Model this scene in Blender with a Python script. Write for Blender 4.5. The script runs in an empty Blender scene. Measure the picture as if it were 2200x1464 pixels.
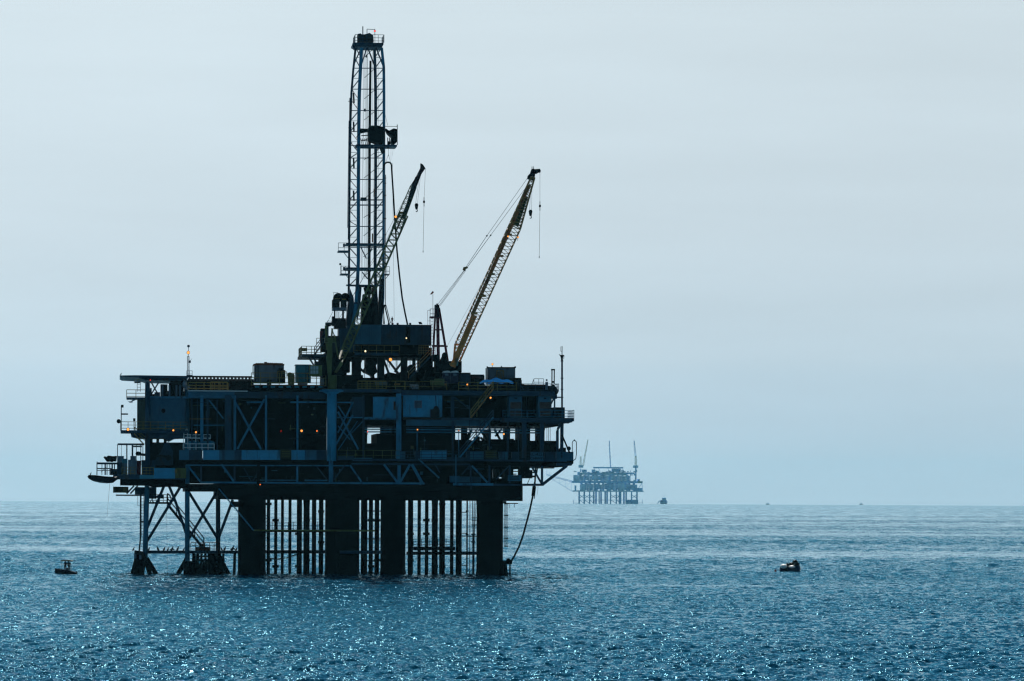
import bpy, bmesh, math, random
import numpy as np
from mathutils import Vector, Matrix

# ------------------------------------------------------------------ camera
S = bpy.context.scene
col = S.collection
F = 9600.0            # focal length in photo pixels
CX, EYE = 1100.0, 1065.6   # principal point (eye level) in photo pixels
ROLL = math.radians(0.26)
H = 10.8               # camera height above the water
RE = 7.4e6             # radius of the earth incl. refraction
cam = bpy.data.cameras.new('camera')
camo = bpy.data.objects.new('camera', cam); col.objects.link(camo)
cam.sensor_width = 36.0; cam.sensor_fit = 'HORIZONTAL'
cam.lens = F / 2200 * 36
cam.shift_y = (EYE - 732) / 2200
cam.clip_start = 5.0; cam.clip_end = 120000
camo.matrix_world = Matrix.Translation((0, 0, H)) @ Matrix.Rotation(math.radians(90), 4, 'X') @ Matrix.Rotation(ROLL, 4, 'Z')
S.camera = camo
S.render.resolution_x = 1024; S.render.resolution_y = 681

# ------------------------------------------------------------------ light
SUN_EL, SUN_AZ = 46.0, 4.0      # degrees; azimuth from +Y towards -X
w = bpy.data.worlds.new('World'); S.world = w; w.use_nodes = True
nt = w.node_tree; nt.nodes.clear()
out = nt.nodes.new('ShaderNodeOutputWorld'); bg = nt.nodes.new('ShaderNodeBackground')
sky = nt.nodes.new('ShaderNodeTexSky'); sky.sky_type = 'NISHITA'; sky.sun_disc = False
sky.sun_elevation = math.radians(SUN_EL); sky.sun_rotation = math.radians(-SUN_AZ)
sky.air_density = 1.0; sky.dust_density = 5.0; sky.ozone_density = 2.0; sky.altitude = 0
bg.inputs['Strength'].default_value = 0.10
tc = nt.nodes.new('ShaderNodeTexCoord')
def wn(k): return nt.nodes.new(k)
WL = nt.links.new
sep = wn('ShaderNodeSeparateXYZ'); WL(tc.outputs['Generated'], sep.inputs[0])
# high thin overcast: pale near the horizon, deeper blue towards the zenith
ramp = wn('ShaderNodeValToRGB'); el = ramp.color_ramp.elements
stops = [(0.0, (.545, .71, .83)), (0.012, (.545, .71, .83)), (0.0285, (.565, .725, .835)), (0.0305, (.59, .74, .84)), (0.06, (.62, .75, .835)), (0.115, (.66, .785, .855)),
         (0.15, (.26, .56, .70)), (0.21, (.02, .30, .45)), (0.35, (.004, .15, .28)), (0.6, (.003, .10, .21)), (1.0, (.003, .09, .18))]
el[0].position, el[0].color = stops[0][0], (*stops[0][1], 1)
el[1].position, el[1].color = stops[-1][0], (*stops[-1][1], 1)
for p_, c_ in stops[1:-1]:
    q_ = el.new(p_); q_.color = (*c_, 1)
nb = wn('ShaderNodeTexNoise'); nb.inputs['Scale'].default_value = 30; nb.inputs['Detail'].default_value = 3      # uneven top of the haze bank
nbm = wn('ShaderNodeMapping'); nbm.inputs['Scale'].default_value = (1, 1, 0); WL(tc.outputs['Generated'], nbm.inputs['Vector']); WL(nbm.outputs[0], nb.inputs['Vector'])
nba = wn('ShaderNodeMath'); nba.operation = 'MULTIPLY_ADD'; nba.inputs[1].default_value = 0.008; WL(nb.outputs['Fac'], nba.inputs[0]); WL(sep.outputs['Z'], nba.inputs[2])
nbs = wn('ShaderNodeMath'); nbs.operation = 'SUBTRACT'; nbs.inputs[1].default_value = 0.004; WL(nba.outputs[0], nbs.inputs[0])
WL(nbs.outputs[0], ramp.inputs['Fac'])
# brighter on the sun's side, dull behind the camera
az = wn('ShaderNodeMapRange'); az.inputs[1].default_value = -0.2; az.inputs[2].default_value = 0.98
az.inputs[3].default_value = 0.38; az.inputs[4].default_value = 1.0; az.interpolation_type = 'SMOOTHSTEP'
WL(sep.outputs['Y'], az.inputs[0])
azx = wn('ShaderNodeMapRange'); azx.inputs[1].default_value = -0.09; azx.inputs[2].default_value = 0.09; azx.clamp = True
azx.inputs[3].default_value = 1.01; azx.inputs[4].default_value = 0.93; WL(sep.outputs['X'], azx.inputs[0])
mp = wn('ShaderNodeMapping'); mp.inputs['Scale'].default_value = (9, 9, 60)
nz = wn('ShaderNodeTexNoise'); nz.inputs['Scale'].default_value = 1.3; nz.inputs['Detail'].default_value = 5; nz.inputs['Roughness'].default_value = 0.5
WL(tc.outputs['Generated'], mp.inputs['Vector']); WL(mp.outputs[0], nz.inputs['Vector'])
rmp = wn('ShaderNodeMapRange'); rmp.inputs[1].default_value = 0.3; rmp.inputs[2].default_value = 0.7
rmp.inputs[3].default_value = 9.65; rmp.inputs[4].default_value = 10.25; WL(nz.outputs['Fac'], rmp.inputs[0])
ml = wn('ShaderNodeMath'); ml.operation = 'MULTIPLY'; WL(rmp.outputs[0], ml.inputs[0]); WL(az.outputs[0], ml.inputs[1])
ml2 = wn('ShaderNodeMath'); ml2.operation = 'MULTIPLY'; WL(ml.outputs[0], ml2.inputs[0]); WL(azx.outputs[0], ml2.inputs[1])
cl = wn('ShaderNodeVectorMath'); cl.operation = 'SCALE'; WL(ramp.outputs[0], cl.inputs[0]); WL(ml2.outputs[0], cl.inputs['Scale'])
mixs = wn('ShaderNodeMix'); mixs.data_type = 'RGBA'; mixs.inputs['Factor'].default_value = 0.93
WL(sky.outputs[0], mixs.inputs[6]); WL(cl.outputs[0], mixs.inputs[7])
WL(mixs.outputs[2], bg.inputs['Color']); WL(bg.outputs[0], out.inputs[0])
sl = bpy.data.lights.new('sun', 'SUN'); sl.energy = 4.0; sl.angle = math.radians(0.53); sl.color = (1, 0.975, 0.94)
so = bpy.data.objects.new('sun', sl); col.objects.link(so)
e, a = math.radians(SUN_EL), math.radians(SUN_AZ)
sdir = Vector((-math.sin(a) * math.cos(e), math.cos(a) * math.cos(e), math.sin(e)))
so.rotation_euler = sdir.to_track_quat('Z', 'Y').to_euler(); so.location = (0, 0, 500)
S.view_settings.view_transform = 'Standard'; S.view_settings.look = 'None'
S.view_settings.exposure = 0.0; S.view_settings.gamma = 1.0
S.render.engine = 'CYCLES'
S.cycles.max_bounces = 6; S.cycles.volume_bounces = 0
S.cycles.use_denoising = True; S.cycles.denoising_input_passes = 'RGB_ALBEDO'; S.cycles.sample_clamp_direct = 20; S.cycles.sample_clamp_indirect = 3.0
S.cycles.use_adaptive_sampling = False; S.cycles.filter_width = 1.3

# ------------------------------------------------------------------ materials
def mat(name, colr, rough=0.6, metal=0.0, rust=0.0, rustc=(0.05, 0.022, 0.012), nscale=0.6, var=0.25, bump=0.0):
    m = bpy.data.materials.new(name); m.use_nodes = True
    t = m.node_tree; b = t.nodes['Principled BSDF']
    b.inputs['Roughness'].default_value = rough; b.inputs['Metallic'].default_value = metal
    b.inputs['Specular IOR Level'].default_value = 0.3
    c = t.nodes.new('ShaderNodeTexCoord'); n = t.nodes.new('ShaderNodeTexNoise')
    n.inputs['Scale'].default_value = nscale; n.inputs['Detail'].default_value = 6; n.inputs['Roughness'].default_value = 0.65
    t.links.new(c.outputs['Object'], n.inputs['Vector'])
    r = t.nodes.new('ShaderNodeMapRange'); r.inputs[1].default_value = 0.3; r.inputs[2].default_value = 0.7
    r.inputs[3].default_value = 1 - var; r.inputs[4].default_value = 1 + var
    t.links.new(n.outputs['Fac'], r.inputs[0])
    v = t.nodes.new('ShaderNodeVectorMath'); v.operation = 'SCALE'; v.inputs[0].default_value = colr[:3]
    t.links.new(r.outputs[0], v.inputs['Scale'])
    last = v.outputs[0]
    if rust > 0:
        n2 = t.nodes.new('ShaderNodeTexNoise'); n2.inputs['Scale'].default_value = nscale * 2.3; n2.inputs['Detail'].default_value = 8
        mp_ = t.nodes.new('ShaderNodeMapping'); mp_.inputs['Scale'].default_value = (1, 1, 0.25); mp_.inputs['Location'].default_value = (7, 3, 1)
        t.links.new(c.outputs['Object'], mp_.inputs['Vector']); t.links.new(mp_.outputs[0], n2.inputs['Vector'])
        rr = t.nodes.new('ShaderNodeMapRange'); rr.inputs[1].default_value = 0.62 - 0.2 * rust; rr.inputs[2].default_value = 0.72
        t.links.new(n2.outputs['Fac'], rr.inputs[0])
        mx = t.nodes.new('ShaderNodeMix'); mx.data_type = 'RGBA'; mx.inputs[7].default_value = (*rustc, 1)
        t.links.new(rr.outputs[0], mx.inputs['Factor']); t.links.new(last, mx.inputs[6]); last = mx.outputs[2]
    t.links.new(last, b.inputs['Base Color'])
    return m

def emis(name, colr, s):
    m = bpy.data.materials.new(name); m.use_nodes = True
    b = m.node_tree.nodes['Principled BSDF']; b.inputs['Base Color'].default_value = (*colr, 1)
    b.inputs['Emission Color'].default_value = (*colr, 1); b.inputs['Emission Strength'].default_value = s
    return m

# ------------------------------------------------------------------ sea
WAVE1, WAVE2 = (1.6, 1.8, 0.0), (0.8, 1.2, 0.0)     # slopes of the ripples and the chop
def build_sea():
    rng = np.random.RandomState(5)
    ys = [-9000, -3000, -800, -100, 80, 160, 220, 238]
    y = 246.0
    while y < 2800: ys.append(y); y += 0.24 + (y - 246) * 0.0007
    while y < 15500: ys.append(y); y *= 1.012
    ys = np.array(ys)
    s = np.linspace(-0.22, 0.22, 770)
    side = 0.22 * (1.09 ** np.arange(1, 60))
    s = np.concatenate([-side[::-1], s, side])
    Y, SS = np.meshgrid(ys, s, indexing='ij')
    X = SS * np.maximum(Y, 246.0)
    D2 = X * X + Y * Y
    Z = -D2 / (2 * RE)
    cell = np.maximum(np.gradient(ys), 0.1)[:, None]; cx = np.maximum(Y, 246) * 0.44 / 770
    fade = np.clip((0.28 - np.abs(SS)) / 0.06, 0, 1) * (Y > 240)
    def st(e0, e1, v): q_ = np.clip((v - e0) / (e1 - e0), 0, 1); return q_ * q_ * (3 - 2 * q_)
    n = 130
    lam = 0.5 * (6 / 0.5) ** (rng.rand(n) ** 1.5)
    ang = math.radians(-70) + rng.randn(n) * 0.62       # swell direction
    slope = 0.050
    Z2 = np.zeros_like(Z); X2 = 0
    for l, th in zip(lam, ang):
        k = 2 * math.pi / l; A = slope / k * (1.55 if l < 1.7 else 0.30)
        kx, ky = k * math.cos(th), k * math.sin(th)
        m = (1 + (1.6 * st(450, 950, Y) if l > 1.7 else 0)) * np.clip((l / (2.6 * np.maximum(cell * abs(math.sin(th)), cx * abs(math.cos(th)))) - 1), 0, 1)
        ph = rng.rand() * 6.283
        p = kx * X + ky * Y + ph
        cp = np.cos(p); Z2 += m * A * (cp + 0.25 * cp * cp - 0.125)
    # wind: rougher and calmer streets lying across the view, calmer water farther out
    Yw = Y + 26 * np.sin(X * 0.011 + 0.7) + 14 * np.sin(X * 0.031 + 2.0) + 6 * np.sin(X * 0.09 + Y * 0.01)
    g = 1.05 - 0.42 * st(740, 900, Yw) + 0.25 * np.sin(Yw * 0.0125 + 0.4) * st(300, 600, Y) * (Y < 3000) + 0.16 * np.sin(Yw * 0.041 + 1.0)
    g -= 0.38 * np.exp(-((Yw - 575) / 11) ** 2) * (0.6 + 0.4 * np.sin(X * 0.05)) + 0.12 * np.sin(X * 0.035 + Y * 0.02) * np.sin(Y * 0.03 + X * 0.01)
    g = np.clip(g - 0.12 * st(1300, 3000, Y), 0.3, 1.3)
    Z += Z2 * fade * g; Xd = X
    V = np.stack([Xd, Y, Z], -1).reshape(-1, 3).astype(np.float32)
    R, Cn = Y.shape
    i = np.arange(R - 1)[:, None] * Cn + np.arange(Cn - 1)[None, :]
    Q = np.stack([i, i + 1, i + 1 + Cn, i + Cn], -1).reshape(-1, 4).astype(np.int32)
    me = bpy.data.meshes.new('sea'); me.vertices.add(len(V)); me.vertices.foreach_set('co', V.ravel())
    me.loops.add(Q.size); me.loops.foreach_set('vertex_index', Q.ravel())
    me.polygons.add(len(Q)); me.polygons.foreach_set('loop_start', np.arange(0, Q.size, 4, dtype=np.int32))
    me.polygons.foreach_set('loop_total', np.full(len(Q), 4, np.int32)); me.polygons.foreach_set('use_smooth', np.ones(len(Q), bool))
    me.update(calc_edges=True)
    at = me.attributes.new('gust', 'FLOAT', 'POINT'); at.data.foreach_set('value', g.astype(np.float32).ravel())
    o = bpy.data.objects.new('sea', me); col.objects.link(o); o['kind'] = 'structure'
    m = bpy.data.materials.new('sea_water'); m.use_nodes = True; t = m.node_tree; b = t.nodes['Principled BSDF']
    L = t.links.new
    def N(k, **kw):
        q = t.nodes.new(k)
        for a_, v_ in kw.items(): q.inputs[a_].default_value = v_
        return q
    c = t.nodes.new('ShaderNodeTexCoord')
    m1 = N('ShaderNodeMapping', Scale=(1.0, 0.8, 1.0)); L(c.outputs['Object'], m1.inputs['Vector'])
    n1 = N('ShaderNodeTexNoise', Scale=3.6, Detail=4.0, Roughness=0.7); L(m1.outputs[0], n1.inputs['Vector'])
    n2 = N('ShaderNodeTexNoise', Scale=0.9, Detail=3.0, Roughness=0.55); L(m1.outputs[0], n2.inputs['Vector'])
    gu = t.nodes.new('ShaderNodeAttribute'); gu.attribute_name = 'gust'
    n3 = N('ShaderNodeTexNoise', Scale=0.045, Detail=4.0, Roughness=0.6); L(c.outputs['Object'], n3.inputs['Vector'])
    r3 = N('ShaderNodeMapRange'); r3.inputs[1].default_value = 0.3; r3.inputs[2].default_value = 0.7
    r3.inputs[3].default_value = 0.65; r3.inputs[4].default_value = 1.3; L(n3.outputs['Fac'], r3.inputs[0])
    mm = N('ShaderNodeMath'); mm.operation = 'MULTIPLY'; L(r3.outputs[0], mm.inputs[0]); L(gu.outputs['Fac'], mm.inputs[1])
    last = mm.outputs[0]; sy = N('ShaderNodeSeparateXYZ'); L(c.outputs['Object'], sy.inputs[0])
    def fadein(y0, y1, lo, hi):
        q = N('ShaderNodeMapRange'); q.inputs[1].default_value = y0; q.inputs[2].default_value = y1; q.inputs[3].default_value = lo; q.inputs[4].default_value = hi
        L(sy.outputs['Y'], q.inputs[0]); return q.outputs[0]
    for sc_, st_, y0, y1 in ((0.30, 0.22, 420, 800), (0.10, 0.12, 1100, 1900)):     # long wind streaks of the open water
        m4 = N('ShaderNodeMapping', Scale=(1.0, st_, 1.0)); L(c.outputs['Object'], m4.inputs['Vector'])
        n4 = N('ShaderNodeTexNoise', Scale=sc_, Detail=6.0, Roughness=0.65); L(m4.outputs[0], n4.inputs['Vector'])
        r4 = N('ShaderNodeMapRange'); r4.inputs[1].default_value = 0.38; r4.inputs[2].default_value = 0.62; r4.inputs[3].default_value = 0.15; r4.inputs[4].default_value = 2.1
        L(n4.outputs['Fac'], r4.inputs[0])
        mx4 = N('ShaderNodeMix'); L(fadein(y0, y1, 0, 1), mx4.inputs[0]); mx4.inputs[2].default_value = 1.0; L(r4.outputs[0], mx4.inputs[3])
        q4 = N('ShaderNodeMath'); q4.operation = 'MULTIPLY'; L(last, q4.inputs[0]); L(mx4.outputs[0], q4.inputs[1]); last = q4.outputs[0]
    def VM(op, a_=None, b_=None, sc=None):
        q = t.nodes.new('ShaderNodeVectorMath'); q.operation = op
        if a_ is not None: (L(a_, q.inputs[0]) if hasattr(a_, 'links') else setattr(q.inputs[0], 'default_value', a_))
        if b_ is not None: (L(b_, q.inputs[1]) if hasattr(b_, 'links') else setattr(q.inputs[1], 'default_value', b_))
        if sc is not None: (L(sc, q.inputs['Scale']) if hasattr(sc, 'links') else setattr(q.inputs['Scale'], 'default_value', sc))
        return q.outputs[0]
    geo = t.nodes.new('ShaderNodeNewGeometry')
    d1 = VM('MULTIPLY', VM('SUBTRACT', n1.outputs['Color'], (.5, .5, .5)), WAVE1)
    d2 = VM('MULTIPLY', VM('SUBTRACT', n2.outputs['Color'], (.5, .5, .5)), WAVE2)
    d = VM('SCALE', VM('ADD', d1, d2), sc=last)
    nrm = VM('NORMALIZE', VM('ADD', geo.outputs['Normal'], d))
    t.nodes.remove(b)
    df = N('ShaderNodeBsdfDiffuse', Color=(0.0, 0.072, 0.14, 1)); gl = N('ShaderNodeBsdfGlossy', Color=(0.66, 0.88, 1.0, 1), Roughness=0.025)
    L(fadein(700, 2600, 0.06, 0.10), gl.inputs['Roughness'])
    fr = N('ShaderNodeFresnel', IOR=1.333); mf = N('ShaderNodeMath'); mf.operation = 'MULTIPLY'; mf.inputs[1].default_value = 1.0
    mx = t.nodes.new('ShaderNodeMixShader')
    for q in (df, gl, fr): L(nrm, q.inputs['Normal'])
    ft = N('ShaderNodeMapRange'); ft.inputs[1].default_value = 0.25; ft.inputs[2].default_value = 0.85; L(fr.outputs[0], ft.inputs[0])
    fm = N('ShaderNodeMix'); fm.data_type = 'RGBA'; fm.inputs[6].default_value = (0.36, 0.82, 1.0, 1); fm.inputs[7].default_value = (0.86, 0.96, 1.0, 1)
    L(ft.outputs[0], fm.inputs['Factor']); L(fm.outputs[2], gl.inputs['Color'])
    L(fr.outputs[0], mf.inputs[0]); L(mf.outputs[0], mx.inputs[0]); L(df.outputs[0], mx.inputs[1]); L(gl.outputs[0], mx.inputs[2])
    L(mx.outputs[0], t.nodes['Material Output'].inputs['Surface'])
    me.materials.append(m)
    return o
sea = build_sea()
# ------------------------------------------------------------------ frames and builders
CR, SR = math.cos(ROLL), math.sin(ROLL)
def ray(px, py):
    x, y = (px - CX) / F, (EYE - py) / F
    return Vector((x * CR - y * SR, 1.0, x * SR + y * CR))
class Frame:
    def __init__(s, ox, oy, yaw, oz=0.0):
        s.o = Vector((ox, oy, oz)); c_, n_ = math.cos(yaw), math.sin(yaw); s.yaw = yaw
        s.u = Vector((c_, n_, 0)); s.w = Vector((-n_, c_, 0))
    def P(s, px, py, w=0.0):                      # photo pixel at depth w -> local metres
        d = ray(px, py); c0 = Vector((0, 0, H)) - s.o
        t = (w - c0.dot(s.w)) / d.dot(s.w); p = c0 + d * t
        return Vector((p.dot(s.u), w, p.z))
    def W(s, p): return s.o + s.u * p[0] + s.w * p[1] + Vector((0, 0, p[2]))
o_ = ray(700, 1237); t_ = 600.0
NEAR = Frame(o_.x * t_, 600.0, math.radians(5.0))
FR = NEAR
def P(px, py, w=0.0): return FR.P(px, py, w)

def thing(name, label, cat, base, group=None, frame=None):
    fr = frame or FR
    o = bpy.data.objects.new(name, None); col.objects.link(o); o.empty_display_size = 0.5
    o.location = fr.W(base); o.rotation_euler = (0, 0, fr.yaw)
    o['label'] = label; o['category'] = cat
    if group: o['group'] = group
    BASE[o] = (Vector(base), fr)
    return o
BASE = {}
def basis(d):
    d = d.normalized(); a_ = Vector((0, 0, 1)) if abs(d.z) < 0.9 else Vector((0, 1, 0))
    x = d.cross(a_).normalized(); return x, x.cross(d).normalized()
class MB:
    def __init__(s): s.v = []; s.f = []
    def ring(s, c, x, y, rx, ry, n):
        i = len(s.v)
        for k in range(n):
            a_ = 2 * math.pi * (k + 0.5) / n; s.v.append(c + x * (rx * math.cos(a_)) + y * (ry * math.sin(a_)))
        return i
    def tube(s, p, q, r, r2=None, n=8, caps=True):
        p, q = Vector(p), Vector(q); r2 = r if r2 is None else r2
        x, y = basis(q - p); a_ = s.ring(p, x, y, r, r, n); b = s.ring(q, x, y, r2, r2, n)
        for k in range(n): s.f.append((a_ + k, a_ + (k + 1) % n, b + (k + 1) % n, b + k))
        if caps: s.f.append(tuple(a_ + k for k in range(n))[::-1]); s.f.append(tuple(b + k for k in range(n)))
        return s
    def bar(s, p, q, t, h=None):                   # rectangular member, t across the view, h deep
        p, q = Vector(p), Vector(q); h = t if h is None else h
        x, y = basis(q - p); i = len(s.v)
        for c in (p, q):
            for sx, sy in ((-1, -1), (1, -1), (1, 1), (-1, 1)): s.v.append(c + x * (sx * t / 2) + y * (sy * h / 2))
        s.f += [(i + k, i + (k + 1) % 4, i + 4 + (k + 1) % 4, i + 4 + k) for k in range(4)] + [(i + 3, i + 2, i + 1, i), (i + 4, i + 5, i + 6, i + 7)]
        return s
    def box(s, x0, x1, y0, y1, z0, z1):
        x0, x1 = min(x0, x1), max(x0, x1); y0, y1 = min(y0, y1), max(y0, y1); z0, z1 = min(z0, z1), max(z0, z1)
        i = len(s.v)
        s.v += [Vector(c) for c in ((x0, y0, z0), (x1, y0, z0), (x1, y1, z0), (x0, y1, z0), (x0, y0, z1), (x1, y0, z1), (x1, y1, z1), (x0, y1, z1))]
        s.f += [(i, i + 3, i + 2, i + 1), (i + 4, i + 5, i + 6, i + 7), (i, i + 1, i + 5, i + 4), (i + 1, i + 2, i + 6, i + 5), (i + 2, i + 3, i + 7, i + 6), (i + 3, i, i + 4, i + 7)]
        return s
    def bx(s, x0, y0, x1, y1, w0, w1):             # box from a pixel rectangle, from depth w0 to w1
        a_ = P((x0 + x1) / 2, y0, w0).z; b = P((x0 + x1) / 2, y1, w0).z; m_ = (y0 + y1) / 2
        return s.box(P(x0, m_, w0).x, P(x1, m_, w0).x, w0, w1, b, a_)
    def prism(s, pts, w0, w1):                     # pixel outline pushed from w0 to w1
        i = len(s.v); n = len(pts); q = [P(x, y, w0) for x, y in pts]
        ar = sum(q[k].x * q[(k + 1) % n].z - q[(k + 1) % n].x * q[k].z for k in range(n))
        if ar < 0: q = q[::-1]
        for w_ in (w0, w1): s.v += [Vector((c.x, w_, c.z)) for c in q]
        s.f += [tuple(i + k for k in range(n)), tuple(i + n + k for k in range(n))[::-1]]
        s.f += [(i + (k + 1) % n, i + k, i + n + k, i + n + (k + 1) % n) for k in range(n)]
        return s
    def path(s, pts, r, n=6):
        for a_, b in zip(pts[:-1], pts[1:]): s.tube(a_, b, r, n=n)
        return s
    def lathe(s, c, prof, n=16, axis=Vector((0, 0, 1))):   # prof: (radius, height)
        c = Vector(c); x, y = basis(axis); rows = [s.ring(c + axis * h, x, y, max(r, 1e-3), max(r, 1e-3), n) for r, h in prof]
        for a_, b in zip(rows[:-1], rows[1:]):
            for k in range(n): s.f.append((a_ + k, a_ + (k + 1) % n, b + (k + 1) % n, b + k))
        s.f.append(tuple(rows[0] + k for k in range(n))[::-1]); s.f.append(tuple(rows[-1] + k for k in range(n)))
        return s
    def ball(s, c, rx, ry=None, rz=None, n=10, m=6):
        ry = rx if ry is None else ry; rz = rx if rz is None else rz; c = Vector(c); rows = []
        for j in range(m + 1):
            t = math.pi * j / m - math.pi / 2
            rows.append(s.ring(c + Vector((0, 0, rz * math.sin(t))), Vector((1, 0, 0)), Vector((0, 1, 0)), max(rx * math.cos(t), 1e-3), max(ry * math.cos(t), 1e-3), n))
        for a_, b in zip(rows[:-1], rows[1:]):
            for k in range(n): s.f.append((a_ + k, a_ + (k + 1) % n, b + (k + 1) % n, b + k))
        return s
    # railing in the u direction between two pixels standing on deck pixel y
    def rail(s, x0, x1, y, w, h=17, step=24, t=0.07, mids=2, w2=None):
        w2 = w if w2 is None else w2; ym = y - h / 2
        a_, b = P(x0, ym, w), P(x1, ym, w2); zb = P((x0 + x1) / 2, y, w).z; hh = h * 0.0625
        a_.z = b.z = 0
        n = max(1, round(abs(x1 - x0) / step))
        for k in range(n + 1):
            c = a_.lerp(b, k / n); s.bar(c + Vector((0, 0, zb)), c + Vector((0, 0, zb + hh)), t)
        for k in range(mids + 1):
            z = zb + hh * (1 - k / (mids + 0.6)); s.bar(a_ + Vector((0, 0, z)), b + Vector((0, 0, z)), t)
        return s
    def side_rail(s, x, y, w0, w1, h=17, t=0.07):
        a_ = P(x, y, w0); b = a_.copy(); b.y = w1; hh = h * 0.0625; n = max(1, round(abs(w1 - w0) / 1.6))
        for k in range(n + 1):
            c = a_.lerp(b, k / n); s.bar(c, c + Vector((0, 0, hh)), t)
        for f in (1, .62, .25): s.bar(a_ + Vector((0, 0, hh * f)), b + Vector((0, 0, hh * f)), t)
        return s
    def lattice(s, p, q, a0, a1, n, rc=0.09, rl=0.045, side=Vector((0, 1, 0)), d0=None, d1=None):
        p, q = Vector(p), Vector(q); ax = (q - p).normalized(); sd = (side - ax * side.dot(ax)).normalized(); up = ax.cross(sd)
        d0 = a0 if d0 is None else d0; d1 = a1 if d1 is None else d1
        rows = []
        for k in range(n + 1):
            f = k / n; c = p.lerp(q, f); a_ = a0 + (a1 - a0) * f; d = d0 + (d1 - d0) * f
            rows.append([c + up * (a_ / 2 * i) + sd * (d / 2 * j) for i, j in ((-1, -1), (1, -1), (1, 1), (-1, 1))])
        for k in range(4): s.bar(rows[0][k], rows[-1][k], rc * 2)
        for a_, b in zip(rows[:-1], rows[1:]):
            for k in range(4):
                m_ = (a_[(k + 1) % 4] + b[(k + 1) % 4]) / 2
                s.bar(a_[k], m_, rl * 2); s.bar(m_, b[k], rl * 2)
        for k in range(4): s.bar(rows[-1][k], rows[-1][(k + 1) % 4], rl * 2.5)
        return s
    def stair(s, x0, y0, x1, y1, w, wid=0.9, step=4.2, t=0.14):
        a_, b = P(x0, y0, w), P(x1, y1, w); dv = Vector((0, wid, 0)); n = max(2, int(abs(y1 - y0) / step))
        s.bar(a_, b, t * 2, t); s.bar(a_ + dv, b + dv, t * 2, t)
        for k in range(n):
            c = a_.lerp(b, (k + .5) / n); s.box(c.x - .14, c.x + .14, c.y, c.y + wid, c.z - .03, c.z + .03)
        return s
    def stair_rail(s, x0, y0, x1, y1, w, wid=0.9, h=1.0, t=0.07):
        a_, b = P(x0, y0, w), P(x1, y1, w)
        for dv in (Vector((0, 0, 0)), Vector((0, wid, 0))):
            for hh in (h, h * .55): s.bar(a_ + dv + Vector((0, 0, hh)), b + dv + Vector((0, 0, hh)), t)
            n = max(2, int((b - a_).length / 1.6))
            for k in range(n + 1):
                c = a_.lerp(b, k / n) + dv; s.bar(c, c + Vector((0, 0, h)), t)
        return s
    def ladder(s, x, y0, y1, w, wid=0.45, t=0.06, cage=False):
        a_, b = P(x, y0, w), P(x, y1, w); b.x = a_.x; z0, z1 = min(a_.z, b.z), max(a_.z, b.z)
        for d in (-wid / 2, wid / 2): s.bar((a_.x + d, w, z0), (a_.x + d, w, z1), t)
        z = z0 + .2
        while z < z1: s.bar((a_.x - wid / 2, w, z), (a_.x + wid / 2, w, z), t * .8); z += 0.4
        return s
    def build(s, name, m, parent=None, smooth=False, label=None):
        me = bpy.data.meshes.new(name); base, fr = BASE[parent] if parent in BASE else (Vector((0, 0, 0)), FR)
        root = parent
        me.from_pydata([tuple(v - base) for v in s.v], [], s.f); me.materials.append(m)
        if smooth:
            for p_ in me.polygons: p_.use_smooth = len(p_.vertices) == 4
        me.update()
        o = bpy.data.objects.new(name, me); col.objects.link(o)
        if parent: o.parent = parent; BASE[o] = (base, fr)
        if label: o['label'] = label
        return o

def text_part(s, body, px, py, w, hgt, m, parent, name='lettering', align='CENTER'):
    cu = bpy.data.curves.new(name, 'FONT'); cu.body = body; cu.size = hgt; cu.align_x = align; cu.align_y = 'CENTER'; cu.extrude = 0.01
    to = bpy.data.objects.new('tmp', cu); col.objects.link(to)
    dg = bpy.context.evaluated_depsgraph_get(); me = bpy.data.meshes.new_from_object(to.evaluated_get(dg))
    bpy.data.objects.remove(to); me.name = name; me.materials.clear(); me.materials.append(m)
    base, fr = BASE[parent]; c = P(px, py, w) - base
    for v in me.vertices: v.co = Vector((v.co.x, -v.co.z, v.co.y)) + c
    o = bpy.data.objects.new(name, me); col.objects.link(o); o.parent = parent
    return o

# ------------------------------------------------------------------ paints
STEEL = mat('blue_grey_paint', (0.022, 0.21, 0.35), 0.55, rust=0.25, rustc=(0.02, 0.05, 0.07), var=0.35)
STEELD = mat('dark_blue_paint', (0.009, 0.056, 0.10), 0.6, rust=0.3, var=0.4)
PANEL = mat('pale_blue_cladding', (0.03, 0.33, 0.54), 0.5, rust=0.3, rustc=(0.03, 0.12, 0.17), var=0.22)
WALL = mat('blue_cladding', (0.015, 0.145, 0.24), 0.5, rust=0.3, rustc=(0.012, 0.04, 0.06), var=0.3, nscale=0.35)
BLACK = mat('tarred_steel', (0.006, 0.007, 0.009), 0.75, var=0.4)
BLACK.node_tree.nodes['Principled BSDF'].inputs['Specular IOR Level'].default_value = 0.1
DARK = mat('dark_machinery', (0.010, 0.014, 0.018), 0.7, rust=0.3, rustc=(0.018, 0.012, 0.008), var=0.5)
YELLOW = mat('yellow_handrail_paint', (0.28, 0.19, 0.05), 0.5, rust=0.3, var=0.3)
OLIVE = mat('olive_paint', (0.13, 0.15, 0.045), 0.55, rust=0.35, rustc=(0.08, 0.05, 0.01), var=0.3)
ORANGE = mat('weathered_orange_paint', (0.75, 0.28, 0.06), 0.5, rust=0.4, rustc=(0.25, 0.10, 0.03), var=0.3)
TAN = mat('tan_paint', (0.42, 0.21, 0.06), 0.5, rust=0.5, rustc=(0.16, 0.07, 0.03), var=0.3)
RED = mat('dark_red_paint', (0.16, 0.012, 0.03), 0.5, var=0.3)
REDB = mat('bright_red_paint', (0.6, 0.05, 0.03), 0.5, var=0.2)
RUSTM = mat('rusty_steel', (0.16, 0.06, 0.03), 0.8, var=0.5, nscale=2)
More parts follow.
